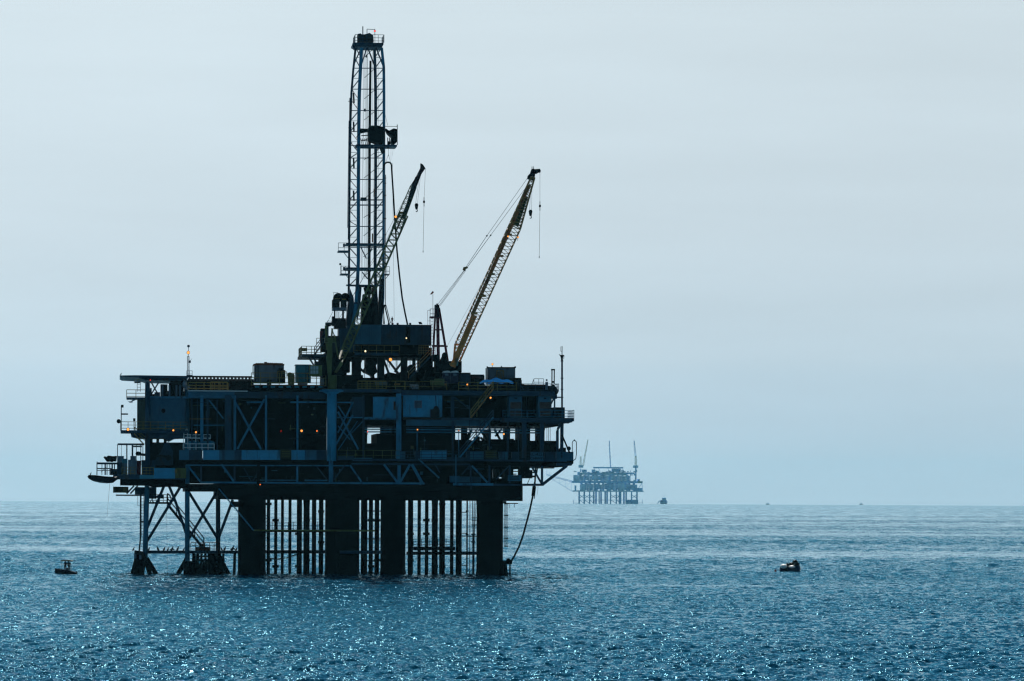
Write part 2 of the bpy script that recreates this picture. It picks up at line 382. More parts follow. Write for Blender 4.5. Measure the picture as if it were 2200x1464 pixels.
GREY = mat('grey_paint', (0.14, 0.20, 0.26), 0.6, rust=0.3, var=0.25)
WHITE = mat('white_paint', (0.75, 0.76, 0.76), 0.4, var=0.1)
TEAL = mat('teal_paint', (0.03, 0.26, 0.36), 0.5, rust=0.2, rustc=(0.02, 0.1, 0.14), var=0.2)
TARP = mat('blue_tarpaulin', (0.02, 0.22, 0.62), 0.9, var=0.15)
tt = TARP.node_tree; tt.nodes['Principled BSDF'].inputs['Specular IOR Level'].default_value = 0.0; tr_ = tt.nodes.new('ShaderNodeBsdfTranslucent'); tr_.inputs['Color'].default_value = (0.03, 0.30, 0.75, 1); mx_ = tt.nodes.new('ShaderNodeMixShader'); mx_.inputs[0].default_value = 0.6
tt.links.new(tt.nodes['Principled BSDF'].outputs[0], mx_.inputs[1]); tt.links.new(tr_.outputs[0], mx_.inputs[2]); tt.links.new(mx_.outputs[0], tt.nodes['Material Output'].inputs['Surface'])
CABLE = mat('wire_rope', (0.03, 0.035, 0.04), 0.5, var=0.2)
GLASSM = mat('dark_glass', (0.01, 0.015, 0.02), 0.08, var=0.1)
PALE = mat('pale_glass', (0.40, 0.46, 0.48), 0.3, var=0.2)  # even pale colour for the crane cab panes
BROWN = mat('brown_drill_pipe', (0.05, 0.028, 0.018), 0.6, var=0.4)
SKIN = mat('skin', (0.25, 0.14, 0.09), 0.6, var=0.05)
AMBER = emis('sodium_lamp', (1.0, 0.36, 0.07), 1.5)
AMBER2 = emis('dim_sodium_lamp', (1.0, 0.22, 0.04), 1.3)
WARM = emis('warm_white_lamp', (1.0, 0.85, 0.5), 1.6)
REDL = emis('red_beacon', (1.0, 0.05, 0.03), 1.5)
# ------------------------------------------------------------------ the near platform
R_ = random.Random(3)
plat = thing('oil_platform', 'big dark offshore oil platform standing in the sea left of centre, seen against the light', 'oil platform', P(700, 1237, 15))
# legs and piles
for x0, x1, w in ((512, 572, 3), (700, 774, 5), (819, 873, 8), (1026, 1083, 3), (546, 571, 12)):
    a_, b = P(x0, 1150, w), P(x1, 1150, w); r = (b.x - a_.x) / 2; c = (a_ + b) / 2
    MB().lathe((c.x, w + r, -4), [(r * 1.04, 0), (r * 1.04, 4.3), (r, 4.6), (r, P(700, 1062, w).z + 4)], 28).build('leg', BLACK, plat, True)
for x0, x1, w in ((573, 580.5, 6.05), (589, 596, 9.65), (603.6, 610, 6.5), (619.6, 626.4, 11), (637.6, 649, 7.4), (652, 665.5, 8.75), (670, 679.6, 6.95), (685, 695, 11.9),
                  (775.5, 789.6, 8.3), (792.4, 801.5, 6.5), (805, 815, 10.1), (876.5, 888, 7.85), (897, 904.5, 6.05), (913, 920.7, 10.1), (928, 941, 7.4), (944, 956.6, 11),
                  (967, 974.7, 6.95), (979.5, 992, 8.75)):
    a_, b = P(x0, 1150, w), P(x1, 1150, w); r = (b.x - a_.x) / 2; c = (a_ + b) / 2; zt = P(700, 1062, w).z
    MB().lathe((c.x, w + r, -3), [(r, 0), (r, zt - 1.6 + 3), (r * 1.25, zt + 3)] if x0 in (928, 652) else [(r, 0), (r, zt + 3)], 14).build('conductor_pipe', BLACK, plat, True)
for x, r, w, y0, m in ((1003, 0.11, 7, 1075, DARK), (1016.8, 0.17, 7, 1150, STEELD), (990.5, 0.08, 5, 1075, DARK), (1009, 0.05, 8, 1075, DARK)):
    a_ = P(x, 1237, w); q = MB().tube((a_.x, w, -2), (a_.x, w, P(x, y0, w).z), r)
    if x in (1003, 1016.8):
        for yy in ((1097, 1147) if x == 1003 else (1147, 1163)): q.tube((a_.x, w, P(x, yy + 3, w).z), (a_.x, w, P(x, yy, w).z), r * 1.9)
    q.build('riser_pipe', m, plat, True)
q = MB()
for x in (1014.5, 1016, 1019, 1021, 1023.5): q.tube(P(x, 1075, 6), P(1017 + (x - 1018) * .3, 1160, 7), 0.035)
for y in (1112, 1119, 1127, 1130): q.bar(P(1013, y, 6), P(1027, y, 6), 0.07)
q.build('hanging_cables', CABLE, plat)
for y in (1101, 1146, 1215): MB().bar(P(990, y, 5), P(1004, y, 7), 0.12).build('riser_clamp', DARK, plat)
# horizontal brace tubes near the water
for x0, x1, y, w, m in ((316, 512, 1186.5, 4, STEELD), (560, 702, 1186, 12, STEELD), (730, 820, 1187, 2.5, STEELD), (873, 1030, 1189, 12, STEELD)):
    MB().tube(P(x0, y, w), P(x1, y, w), 0.24 if x0 > 400 else 0.22, n=12).build('brace', m, plat, True)
# walkways between the legs
q = MB().bx(545, 1138.5, 806, 1142, 1.5, 2.6); q.build('walkway', OLIVE, plat)
q = MB().rail(562, 642, 1139, 14, 17, 12, 0.06); q.rail(642, 702, 1139, 14, 17, 20, .06)
for y in (1108, 1115, 1120, 1146, 1150): q.bar(P(561, y, 12), P(574, y, 12), 0.09)
q.bar(P(562, 1156, 12), P(573, 1142, 12), .12); q.bar(P(563, 1156, 12), P(569, 1142, 12), .12); q.bar(P(561, 1156, 12), P(573, 1156, 12), .12)
q.build('walkway_rail', DARK, plat)
MB().bx(564, 1140, 702, 1144, 14, 15.2).build('walkway', DARK, plat)
q = MB().bx(888, 1175, 978, 1183, 14, 15.5); q.build('walkway', STEELD, plat)
q = MB().rail(888, 976, 1174, 14, 16, 18, 0.07); q.build('walkway_rail', DARK, plat)
q = MB().path([P(577, 1200, 8), P(596, 1202, 10), P(615, 1199, 12), P(640, 1191, 14)], 0.09); q.build('hose', DARK, plat)
# dark skirt beams and left beam
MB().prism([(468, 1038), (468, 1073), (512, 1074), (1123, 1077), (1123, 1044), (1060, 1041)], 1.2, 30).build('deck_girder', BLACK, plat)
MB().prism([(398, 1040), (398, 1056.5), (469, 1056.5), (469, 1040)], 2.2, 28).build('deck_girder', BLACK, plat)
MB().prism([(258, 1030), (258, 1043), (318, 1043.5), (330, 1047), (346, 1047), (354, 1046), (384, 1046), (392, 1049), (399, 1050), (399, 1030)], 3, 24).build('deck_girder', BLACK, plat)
q = MB()
for x in (1032, 1047, 1068, 1082): MB().bx(x, 1077, x + 6, 1082, 3, 6).build('pipe_support', BLACK, plat)
MB().bx(545, 1073, 566, 1080, 8, 9).build('pipe_support', BLACK, plat)
# left lattice legs
for pts, r, w in (((316, 1040, 311.5, 1205), 0.36, 4), ((402, 838, 402.5, 1210), 0.34, 3.2), ((468.5, 1056, 468.5, 1236), 0.33, 6)):
    a_, b = P(pts[0], pts[1], w), P(pts[2], pts[3], w)
    MB().tube(a_, b, r * .92, r, 14).build('leg', STEELD if r < .34 else STEEL, plat, True)
for x0, y0, x1, y1, r in ((315, 1138, 352, 1045, .2), (313, 1168, 389, 1044, .19), (363, 1044, 377, 1078, .19), (377, 1078, 403, 1156, .19), (402, 1052, 469, 1160, .19), (402, 1164, 470, 1050, .19),
                          (469, 1158, 500, 1074, .2)):
    MB().tube(P(x0, y0, 4.2), P(x1, y1, 4.2), r, n=10).build('brace', STEELD, plat, True)
q = MB().prism([(289, 1183), (288, 1204), (279, 1237), (309, 1240), (313, 1212), (318, 1204), (308, 1186)], 3, 6.5); q.build('boat_fender', BLACK, plat)
for x, y in ((290, 1196), (301, 1198)): MB().bx(x - 2, y - 5, x + 3, y + 4, 2.8, 3).build('fender_opening', GREY, plat)
for x0, y0, x1, y1 in ((313, 1204, 324, 1240), (315, 1200, 339, 1240), (402, 1200, 379, 1240), (470, 1195, 494, 1240)):
    MB().tube(P(x0, y0, 4), P(x1, y1, 4.4), .32, n=10).build('brace', BLACK, plat, True)
MB().tube(P(403, 1206, 3.4), P(404, 1242, 3.4), .62, n=12).build('leg', BLACK, plat, True)
MB().tube(P(504.5, 1188, 5), P(503, 1242, 5), .2, n=10).build('leg', BLACK, plat, True)
# boat landing
q = MB(); rr = random.Random(8)
for x in (417, 425, 433, 441, 449, 457, 472, 480): q.bar(P(x, 1190, 5), P(x + rr.uniform(-3, 3), 1241, 5), rr.uniform(.25, .5))
for y in (1196, 1204, 1213, 1222, 1230): q.bar(P(413, y, 5.6), P(482 + (y - 1200) * .25, y, 5.6), rr.uniform(.2, .4))
for x0, x1 in ((413, 440), (440, 470), (430, 462)): q.bar(P(x0, 1200, 5.3), P(x1, 1238, 5.3), .3)
q.prism([(452, 1186), (450, 1241), (478, 1241), (474, 1186)], 6, 8); q.prism([(420, 1212), (418, 1241), (440, 1241), (444, 1214)], 6, 8)
q.build('boat_landing', BLACK, plat)
q = MB().rail(410, 470, 1184, 5, 18, 10, .08).bx(420, 1176, 452, 1186, 5, 6).bx(428, 1168, 440, 1176, 5, 6); q.build('landing_rail', RUSTM, plat)
# stairs down to the landing
MB().stair(360, 1084, 438, 1180, 5.2, wid=1.2, step=2.2, t=.34).build('stairs', DARK, plat)
MB().stair_rail(360, 1084, 438, 1180, 5.2, wid=1.2, t=.13, h=1.5).build('stair_rail', DARK, plat)
q = MB().bx(318, 1079, 366, 1083, 5, 6.5).rail(320, 366, 1079, 5, 16, 8, .08)
q.bar(P(322, 1062, 5.2), P(330, 1080, 5.2), .1).bar(P(334, 1062, 5.2), P(322, 1080, 5.2), .1); q.build('stair_landing', DARK, plat)
# left ladder and hangers
q = MB().ladder(305, 1063, 1190, 4.5, .5, .07); q.path([P(302.5, 1063, 4), P(302.5, 1150, 4), P(298.5, 1190, 4)], .12)
q.bar(P(301, 1121, 4), P(321, 1121, 4), .2).bar(P(296, 1064, 4), P(296, 1087, 4), .06).bar(P(296, 1087, 4), P(318, 1087, 4), .06); q.build('ladder', DARK, plat)
# inspection deck under the left corner
q = MB().bx(249, 1063, 318, 1066, 4, 9).bx(290, 1047, 315, 1063, 5, 9); q.bar(P(272, 1061, 4.2), P(288, 1044, 4.2), .22).bar(P(280, 1061, 4.5), P(296, 1044, 4.5), .22)
q.bx(318, 1047, 336, 1072, 5, 8).prism([(336, 1066), (344, 1060), (352, 1064), (352, 1072), (334, 1070)], 5, 6)
q.build('under_deck', STEELD, plat)
# diagonal gangway stair in front of the first leg
MB().stair(470, 1050, 545, 1140, 0.6, step=4).build('stairs', STEEL, plat); MB().bx(494, 1078, 512, 1090, 1.4, 2.6).build('junction_box', DARK, plat)
# right: vertical ladders beside the leg, hoses
q = MB()
for x in (1084.5, 1087, 1089.5): q.bar(P(x, 1082, 3), P(x, 1174, 3), .08)
for y in (1083, 1108, 1133, 1157, 1174): q.bar(P(1083, y, 3), P(1092, y, 3), .14)
q.bar(P(1083, 1082, 3), P(1113, 1082, 3), .12); q.bar(P(1094, 1082, 3), P(1094, 1092, 3), .06); q.bar(P(1105, 1082, 3), P(1105, 1091, 3), .06)
q.build('ladder', DARK, plat)
q = MB().prism([(1082, 1205), (1092, 1206), (1096, 1213), (1089, 1213), (1092, 1240), (1084, 1240)], 3, 5)
q.ball(P(1092, 1204, 3), .28).prism([(1088, 1204), (1096, 1202), (1101, 1205), (1100, 1213), (1089, 1212)], 3, 4)
q.bar(P(1095, 1212, 3.2), P(1094, 1240, 3.2), .12).bar(P(1097.5, 1212, 3.2), P(1096.5, 1240, 3.2), .1)
q.build('riser_guard', BLACK, plat)
pts = [(1149, 1036), (1147, 1056), (1143, 1074), (1138, 1097), (1132, 1120), (1124, 1150), (1115, 1175), (1105, 1195), (1098, 1207)]
MB().path([P(x, y, 3) for x, y in pts], .13, 8).build('loading_hose', BLACK, plat, True)
q = MB().tube(P(1148, 1045, 3), P(1145.5, 1066, 3), .26).bar(P(1149, 1058, 3), P(1148, 1072, 3), .1).path([P(1156, 1040, 3.2), P(1155, 1063, 3.2)], .02); q.build('hose_collar', BLACK, plat)

# ---- cellar truss (y 985..1040)
for y0, y1, x0, x1, m, w in ((1035.5, 1039, 431, 640, STEEL, 0), (1036.5, 1040.5, 640, 912, STEEL, 0), (1038.5, 1043.5, 974, 1060, STEEL, 0), (1040, 1044, 1060, 1168, STEELD, 0),
                             (999, 1001.5, 400, 620, STEEL, .4), (999.5, 1002, 620, 750, STEEL, .4), (996, 999.5, 755, 1010, STEELD, .3)):
    MB().bx(x0, y0, x1, y1, w, w + .6).build('truss_chord', m, plat)
for x, t, m in ((432, .22, STEELD), (504, .24, STEELD), (571.5, .25, STEEL), (638.5, .25, STEEL), (857.5, .42, STEEL), (1051.5, .25, STEELD), (1011, .2, STEELD), (1095, .25, STEELD)):
    MB().bar(P(x, 1000, .2), P(x, 1038, .2), t).build('truss_post', m, plat)
for x0, y0, x1, y1, t in ((405, 1003, 431, 1036, .22), (476, 998, 503, 1036, .26), (524, 1006, 540, 1035, .15), (554, 1015, 543, 1035, .15), (680, 1002, 705, 1034, .15), (741, 1000, 717, 1031, .2),
                          (752, 1000, 777, 1036, .22), (825, 998, 854, 1037, .28), (881, 998, 860, 1036, .28), (885, 998, 908, 1040, .38), (936, 1000, 945, 1016, .15), (1009, 1001, 992, 1020, .16),
                          (1014, 1001, 1047, 1037, .24), (1092, 1003, 1066, 1030, .15)):
    MB().bar(P(x0, y0, .25), P(x1, y1, .25), t).build('truss_brace', STEELD if t < .22 else STEEL, plat)
MB().bar(P(905, 1041.5, -.1), P(903, 1036, -.1), .4).build('gusset', STEEL, plat)
q = MB().bx(400, 1001, 1046, 1040, 4, 26).bx(1050, 1001, 1058, 1045, 4, 10).bx(1066, 1001, 1072, 1040, 4, 10).bx(1046, 1001, 1122, 1008, 4, 24).bx(1046, 1028, 1122, 1046, 5, 24)
q.bx(1074, 1008, 1079, 1026, 5, 12).bx(1084, 1008, 1091, 1030, 6, 11).bx(1098, 1001, 1103, 1030, 5, 12).bx(1092, 1012, 1114, 1014, 6, 9).bx(1092, 1018, 1110, 1020, 6, 9)
q.build('cellar_machinery', BLACK, plat)
q = MB().bx(967, 1023, 988, 1037, 1.5, 3).bx(988, 1024.5, 1034, 1037, 1.8, 3); q.build('storage_cabinet', WALL, plat)
q = MB().bx(551, 1031, 640, 1033, 1, 1.5).bx(655, 1031, 705, 1034, 1, 1.5); q.build('cable_tray', STEEL, plat)
MB().stair(899, 986, 944, 1027, -.6, step=4).build('stairs', STEEL, plat)
MB().tube(P(711, 991, -1.2), P(711, 1038, -1.2), .3, n=14).build('pedestal_post', STEEL, plat, True)
MB().bar(P(555, 992, -.4), P(555, 1040, -.4), .4).build('drain_pipe', BLACK, plat)
# right cantilever
q = MB().bar(P(1166, 1041, 0), P(1218, 1001, 0), .38).bar(P(1164, 1040, 0), P(1143, 1004, 0), .25).bar(P(1164.5, 1001, 0), P(1164.5, 1040, 0), .3).bar(P(1120, 1042, 0), P(1168, 1042, 0), .3)
q.build('cantilever_bracket', STEELD, plat)
q = MB().path([P(1146, 1006, .5), P(1190, 1006, .5), P(1190, 995, .5)], .07).path([P(1151, 1004, 1), P(1149, 1042, 1)], .12).path([P(1155, 1004, 1), P(1152, 1022, 1)], .1).path([P(1139, 1026, 1), P(1133, 1040, 1)], .05)
q.bx(1128, 1014, 1150, 1017, 1, 2).bx(1128, 1022, 1150, 1026, 1, 2).bx(1118, 1001, 1138, 1028, 2, 6).bx(1140, 1010, 1144, 1028, 2, 4)
q.build('pipework', BLACK, plat)
# ---- main lower deck (y 967..1000)
MB().prism([(398, 985), (398, 999), (756, 1001), (1040, 1002), (1208, 1004), (1228, 1000), (1232, 996), (1232, 984)], .6, 30).build('lower_deck', BLACK, plat)
MB().bx(1196, 995, 1228, 1001, -.1, .6).build('deck_edge', STEELD, plat)
xs = [386, 400, 424, 438, 472, 498, 512, 530, 553, 577, 602]
for k, (x0, x1, m) in enumerate(((385, 406, WALL), (406, 435, STEELD), (436, 471, PANEL), (471, 504, WALL), (504, 519, STEELD), (519, 530, PANEL), (530.5, 553, PANEL), (553.5, 578, PANEL), (578.5, 602, PANEL), (626, 655, PANEL), (656, 680, WALL), (680, 702, STEELD), (725, 760, STEELD))):
    top = 967.5 if x0 < 690 else 980
    q = MB().bx(x0, top, x1, 988.5, 0, .25)
    for yy in (974, 981): q.bx(x0, yy, x1, yy + .7, -.05, 0)
    q.build('wind_wall_panel', m, plat)
q = MB().rail(725, 860, 985, -.1, 17, 20, .05, 1)
q.build('handrail', OLIVE, plat)
for x0, x1, y0, y1, m in ((851, 871, 970, 986, WALL), (892, 903, 969, 986, STEELD), (903, 959.5, 968.5, 987.5, PANEL), (1002, 1010, 968, 990, STEELD), (1010, 1039.5, 970, 990, WALL), (1072, 1091, 970.5, 990, WALL), (1100, 1116, 971, 990, STEELD),
                          (1170, 1194, 971, 990, STEELD), (1195, 1218, 971, 992, WALL), (1218, 1232, 971, 990, WALL), (962, 1002, 983, 990, STEELD), (757, 800, 984, 989, WALL)):
    q = MB().bx(x0, y0, x1, y1, .1, 1.4)
    if x1 - x0 > 14:
        for yy in (y0 + 6, y0 + 12): q.bx(x0, yy, x1, yy + .8, .02, .1)
    q.build('equipment_locker', m, plat)
MB().rail(860, 1196, 988, -.3, 17, 22, .06).build('handrail', STEELD, plat)
MB().bx(760, 987, 1196, 991, -.2, .6).build('deck_edge', STEELD, plat)
# far-side dark structure of the middle level with the sky showing between
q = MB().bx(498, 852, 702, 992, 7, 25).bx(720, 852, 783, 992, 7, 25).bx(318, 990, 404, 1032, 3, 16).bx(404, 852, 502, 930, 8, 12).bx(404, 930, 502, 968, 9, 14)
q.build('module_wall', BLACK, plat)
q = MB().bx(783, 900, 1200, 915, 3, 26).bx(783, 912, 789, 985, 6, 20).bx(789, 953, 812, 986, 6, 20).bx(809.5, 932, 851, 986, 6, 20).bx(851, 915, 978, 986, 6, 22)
q.bx(978, 947, 1200, 986, 6, 20)
for x0, y0, x1, y1 in ((978, 945, 1012, 950), (1014, 952, 1030, 960), (1026, 938, 1031, 960), (1049, 922, 1055, 960), (1056, 944, 1097, 950), (1098, 943, 1104, 952), (1108, 945, 1112, 952), (1119, 900, 1139, 985), (1133.5, 915, 1134.5, 985),
                       (1158, 900, 1170, 985), (1140, 957, 1146, 985), (995, 918, 1004, 948), (1086, 920, 1096, 950), (1170, 966, 1196, 975), (820, 915, 824, 934), (832, 915, 836, 934), (843, 915, 851, 934)):
    q.bx(x0, y0, x1, y1, 5, 8 + (x0 % 7))
q.build('process_machinery', BLACK, plat)
q = MB()
for x0, y0, x1, y1, t in ((1008, 930, 1000, 948, .25), (1030, 922, 1048, 947, .3), (1062, 922, 1078, 952, .3), (1078, 922, 1064, 938, .25), (1040, 948, 1032, 940, .3), (1014, 922, 1004, 948, .3)): q.bar(P(x0, y0, 6.5), P(x1, y1, 6.5), t)
q.build('cross_bracing', BLACK, plat)
for y, m in ((918.5, STEELD), (922.7, STEEL), (928.3, STEEL)): 
    MB().tube(P(783, y, 2.5), P(852, y, 2.5), .09).build('process_pipe', m, plat); MB().tube(P(873, y + .5, 2.5), P(1163, y + 2.2, 2.5), .1).build('process_pipe', m, plat)
for x, t, y0, y1, w, m in ((856.5, .66, 846, 986, .3, STEEL), (864, .25, 850, 985, .8, BLACK), (781, .28, 850, 985, .6, STEELD), (896, .1, 928, 988, 1, STEEL), (985.5, .1, 925, 985, 1, STEEL), (973, .3, 905, 985, 1.2, STEELD), (972, .13, 905, 985, .4, STEELD), (1009, .1, 835, 930, .1, STEELD),
                           (1051.5, .2, 905, 985, 1.2, STEELD), (1091, .3, 905, 985, 3, STEELD), (1126, .6, 905, 1002, 1, STEELD), (1164, .5, 905, 990, 1, STEELD), (1114, .13, 922, 985, 1, STEELD),
                           (1197.5, .35, 926, 985, .5, STEELD), (979.5, .12, 978, 1042, -.9, STEEL), (1012, .1, 1000, 1052, -.4, STEELD), (1170, .1, 908, 925, 1, STEELD)):
    MB().bar(P(x, y0, w), P(x, y1, w), t).build('deck_post', m, plat)
MB().path([P(1205, 910, .5), P(1198, 923, .5), P(1198, 930, .5)], .17).build('vent_pipe', STEELD, plat)
q = MB()
for x in (1175, 1178.5, 1182): q.bar(P(x, 916, 2), P(x, 950, 2), .06)
q.bx(1166, 912, 1189, 918, 1, 3).bx(1174, 950, 1182, 953, 1.8, 2.2).bar(P(1178, 953, 2), P(1178, 958, 2), .12); q.build('chain_hoist', DARK, plat)
q = MB().bar(P(1207, 934, 0), P(1224, 974, 0), .2).bx(1186, 958, 1190, 972, 1, 2).bx(1184, 957, 1197, 960, 1, 2).ball(P(1222, 964, 1), .3).bx(1208, 962, 1216, 974, 1, 2).ball(P(1206, 968, 1), .4); q.build('valve_stand', DARK, plat)
pts = [(1229.5, 975)] + [(1234 - 4.5 * math.cos(t), 952 - 5 * math.sin(t)) for t in [k * math.pi / 8 for k in range(9)]] + [(1238.5, 975), (1237, 986), (1232, 990)]
MB().path([P(x, y, 0) for x, y in pts], .055).ball(P(1234, 946, 0), .1).build('vent_loop', STEELD, plat)
# ---- middle level front members, left half
for x, t, m in ((433.5, .42, STEEL), (446, .25, STEELD), (490, .85, STEELD), (504.5, .32, STEEL), (571.5, .27, STEEL), (639, .26, STEEL), (466.5, .12, STEELD), (424, .1, STEELD), (413, .1, STEELD), (411, .08, STEELD)):
    MB().bar(P(x, 850, .8), P(x, 968, .8), t).build('deck_post', m, plat)
for x0, y0, x1, y1, t in ((503, 860, 561, 966, .26), (568, 858, 510, 965, .26), (449, 860, 480, 900, .16), (758, 866, 726, 930, .2), (726, 885, 770, 966, .24), (726, 872, 742, 896, .16), (726, 915, 752, 945, .14), (758, 892, 722, 955, .22), (768, 905, 726, 968, .1), (780, 905, 756, 930, .1)):
    MB().bar(P(x0, y0, .9), P(x1, y1, .9), t).build('cross_brace', STEEL, plat)
for x0, x1, y, t, m in ((530, 568, 864.5, .2, STEEL), (624, 702, 864.5, .2, STEEL), (724, 760, 865, .16, STEEL), (724, 800, 897.5, .15, STEEL), (416, 482, 914, .12, STEEL), (406, 454, 900.5, .07, TAN), (440, 470, 860, .07, STEELD), (411, 448, 865, .08, STEELD), (620, 642, 943, .06, STEELD)):
    MB().bar(P(x0, y, .6), P(x1, y, .6), t).build('deck_beam', m, plat)
# big crane pedestal
a_ = P(702.5, 900, -1.6); b = P(723.5, 900, -1.6); c = (a_ + b) / 2; r = (b.x - a_.x) / 2
z0, z1 = P(712, 991, -1.6).z, P(712, 842, -1.6).z
MB().lathe((c.x, -1.0, z0), [(r * .97, 0), (r * .97, (z1 - z0) * .62), (r, (z1 - z0) * .63), (r, z1 - z0 - .3), (r * 2.0, z1 - z0), (r * 2.0, z1 - z0 + .3)], 28).build('crane_pedestal', PANEL, plat, True)
# ---- accommodation and cabins between y 850 and 900
q = MB().bx(757, 853, 783, 897, 1.5, 8); q.build('cabin_wall', STEELD, plat, label='dark weathered cabin wall')
f = MB().bx(802, 853, 851, 899.5, 1, 12).build('cabin_wall', PANEL, plat); MB().bx(845.5, 863, 850, 881, .9, 1).build('window', GLASSM, f)
f = MB().bx(862, 849, 950, 896, .8, 12).build('cabin_wall', PANEL, plat); wdw = MB().bx(890.5, 861, 906.5, 877, .65, .8).build('window', GREY, f)
q = MB()
for k in range(6): q.bx(891.5, 862.5 + k * 2.4, 905.5, 863.5 + k * 2.4, .6, .65)
q.build('louvre', STEELD, wdw)
q = MB().path([P(936, 850, .5), P(937, 872, .5)], .06).ball(P(937, 884, .3), .45, .3, .75).bx(925, 880, 944, 897, .2, .7); q.build('winch', DARK, plat)
MB().bx(864, 897.5, 950, 902, 1.2, 3).build('deck_edge', DARK, plat)
MB().bx(873, 902, 1052, 915.5, 1.5, 2.2).build('plate_girder', WALL, plat)
MB().bx(783, 898, 852, 901.5, .2, 1).build('deck_edge', STEEL, plat)
MB().bx(950, 898, 1078, 903, .2, 2).build('deck_edge', STEELD, plat)
MB().bx(862, 840, 1192, 850, .3, 3).build('deck_edge', STEELD, plat)
MB().bx(950, 850, 1185, 899, 4, 24).bx(783, 850, 803, 898, 2, 20).build('module_wall', BLACK, plat)
q = MB().bx(969, 852, 976, 897, 1, 1.5); q.bar(P(977, 854, 1), P(1008, 878, 1), .2).bar(P(1005, 872, 1.2), P(1010, 880, 1.2), .2); q.build('deck_post', STEELD, plat)
for x0, x1 in ((1093.5, 1121.5), (1156.5, 1184.5)):
    f = MB().bx(x0, 852, x1, 897.5, 1, 4).build('cabin_front', WALL, plat)
    for y0, y1 in ((864.5, 878.5), (881, 896.5)): MB().bx(x0 + 2.5, y0, x1 - 1.5, y1, .9, 1.002).build('window', GLASSM, f)
    MB().bx(x0 + 12, 855, x0 + 17, 857.5, .92, 1).build('nameplate', BLACK, f)
q = MB()
for x in (1131, 1147): q.bx(x, 853, x + 1, 896, 3.5, 4)
q.build('wall_rib', STEELD, plat)
MB().bx(1078, 898, 1233.5, 905, -.2, 22).bx(1078, 905, 1229.5, 907.5, 0, 18).build('mid_deck', STEELD, plat)
q = MB().path([P(1210, 909, .5), P(1222, 909.5, .5), P(1225, 904, .5)], .06); q.build('drain_pipe', STEELD, plat)
MB().bx(1165, 907, 1208, 912, 1, 4).build('deck_beam', STEELD, plat)
q = MB().rail(1186, 1233, 898.5, 0, 16, 24, .06).side_rail(1233, 898, 0, 8, 16).rail(1080, 1186, 898.5, 0, 16, 24, .05); q.build('handrail', STEEL, plat)
MB().bx(1189.5, 875.5, 1213.5, 898, 1, 4).build('generator_box', DARK, plat)
q = MB().bar(P(1191.5, 850, .6), P(1191.5, 898, .6), .2).bar(P(1184, 868, .6), P(1191, 854, .6), .2).bx(1183, 848, 1197, 857, 1, 3).bar(P(1196, 854, .5), P(1208, 854, .5), .16); q.build('deck_post', STEELD, plat)
# ---- top deck
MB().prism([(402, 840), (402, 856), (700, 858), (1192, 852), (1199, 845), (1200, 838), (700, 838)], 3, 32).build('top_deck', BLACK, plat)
MB().bx(404, 841.5, 504, 856, .6, 3).build('plate_girder', WALL, plat)
MB().bx(404, 839.3, 532, 841.3, .3, 3).build('deck_edge', WHITE, plat, label='deck edge with its bright highlight painted on in white')  # white colour stands in for the light caught along this edge
MB().bx(504, 842, 700, 856, 1.6, 3).build('plate_girder', STEELD, plat)
q = MB()
for x in range(548, 700, 17): q.bx(x, 829, x + 9, 833, .4, 1)
q.build('deck_chock', TEAL, plat)
MB().bx(540, 827, 700, 829.3, .3, 1).build('deck_edge', RUSTM, plat, label='rusty kerb of the top deck')
MB().bx(540, 829.3, 700, 841, 1, 20).build('top_deck', BLACK, plat)
MB().bx(402, 819, 545, 839, 5, 18).build('module_wall', DARK, plat)
MB().bx(725, 836, 862, 843, .2, 3).build('deck_edge', STEELD, plat)
MB().bx(688, 838, 738, 841.5, -2.6, 1).build('deck_edge', STEEL, plat)
MB().bx(740, 829, 1192, 840, 2.2, 30).build('top_deck', BLACK, plat)
q = MB().rail(540, 700, 829, .2, 27, 20, .09, 2).rail(404, 490, 839, 1, 17, 16, .1, 2).rail(452, 488, 838, .6, 17, 8, .12, 1).rail(769, 830, 838, .4, 18, 9, .09, 3).rail(769, 870, 837, .2, 18, 22, .1, 1)
q.rail(870, 960, 838, .6, 18, 30, .06, 1).rail(985, 1110, 840, .3, 18, 20, .07, 2); q.build('yellow_handrail', YELLOW, plat)
q = MB().rail(1118, 1200, 842, .3, 17, 18, .06).side_rail(1200, 842, .3, 9, 17).rail(1147, 1168, 826, 2, 12, 10, .06, 1); q.bar(P(1118, 828, .5), P(1126, 838, .5), .07).bar(P(1147, 815, 2), P(1141, 830, 2), .07)
q.build('handrail', STEELD, plat)
q = MB().bx(1185, 794, 1187, 840, 1, 1.3).bx(1190, 794, 1192, 825, 1, 1.3).bx(1184.5, 793, 1192.5, 796, .9, 1.4).bx(1185, 819, 1192, 823, 1, 1.4); q.bar(P(1186, 828, 1), P(1197, 840, 1), .4); q.build('davit_frame', DARK, plat)
MB().tube(P(1174.5, 838, 1.5), P(1174.5, 821, 1.5), .2).ball(P(1174.5, 817, 1.5), .14).build('vent_post', GREY, plat)
q = MB(); rr = random.Random(12)
x = 742.0
while x < 1120:
    wd = rr.uniform(4, 15); q.bx(x, 838 - rr.uniform(5, 17), x + wd, 840, 4 + rr.random() * 3, 9); x += wd * rr.uniform(.8, 1.2)
q.bx(1082, 812, 1120, 840, 5, 9).bx(1108, 817, 1121, 840, 3, 6).bx(1120, 829, 1190, 840, 3, 8).build('deck_machinery', DARK, plat); q = MB()
x = 404.0
while x < 545:
    wd = rr.uniform(4, 12); q.bx(x, 838 - rr.uniform(4, 16), x + wd, 840, 3 + rr.random(), 6); x += wd * rr.uniform(.8, 1.4)
q.build('deck_machinery', DARK, plat)
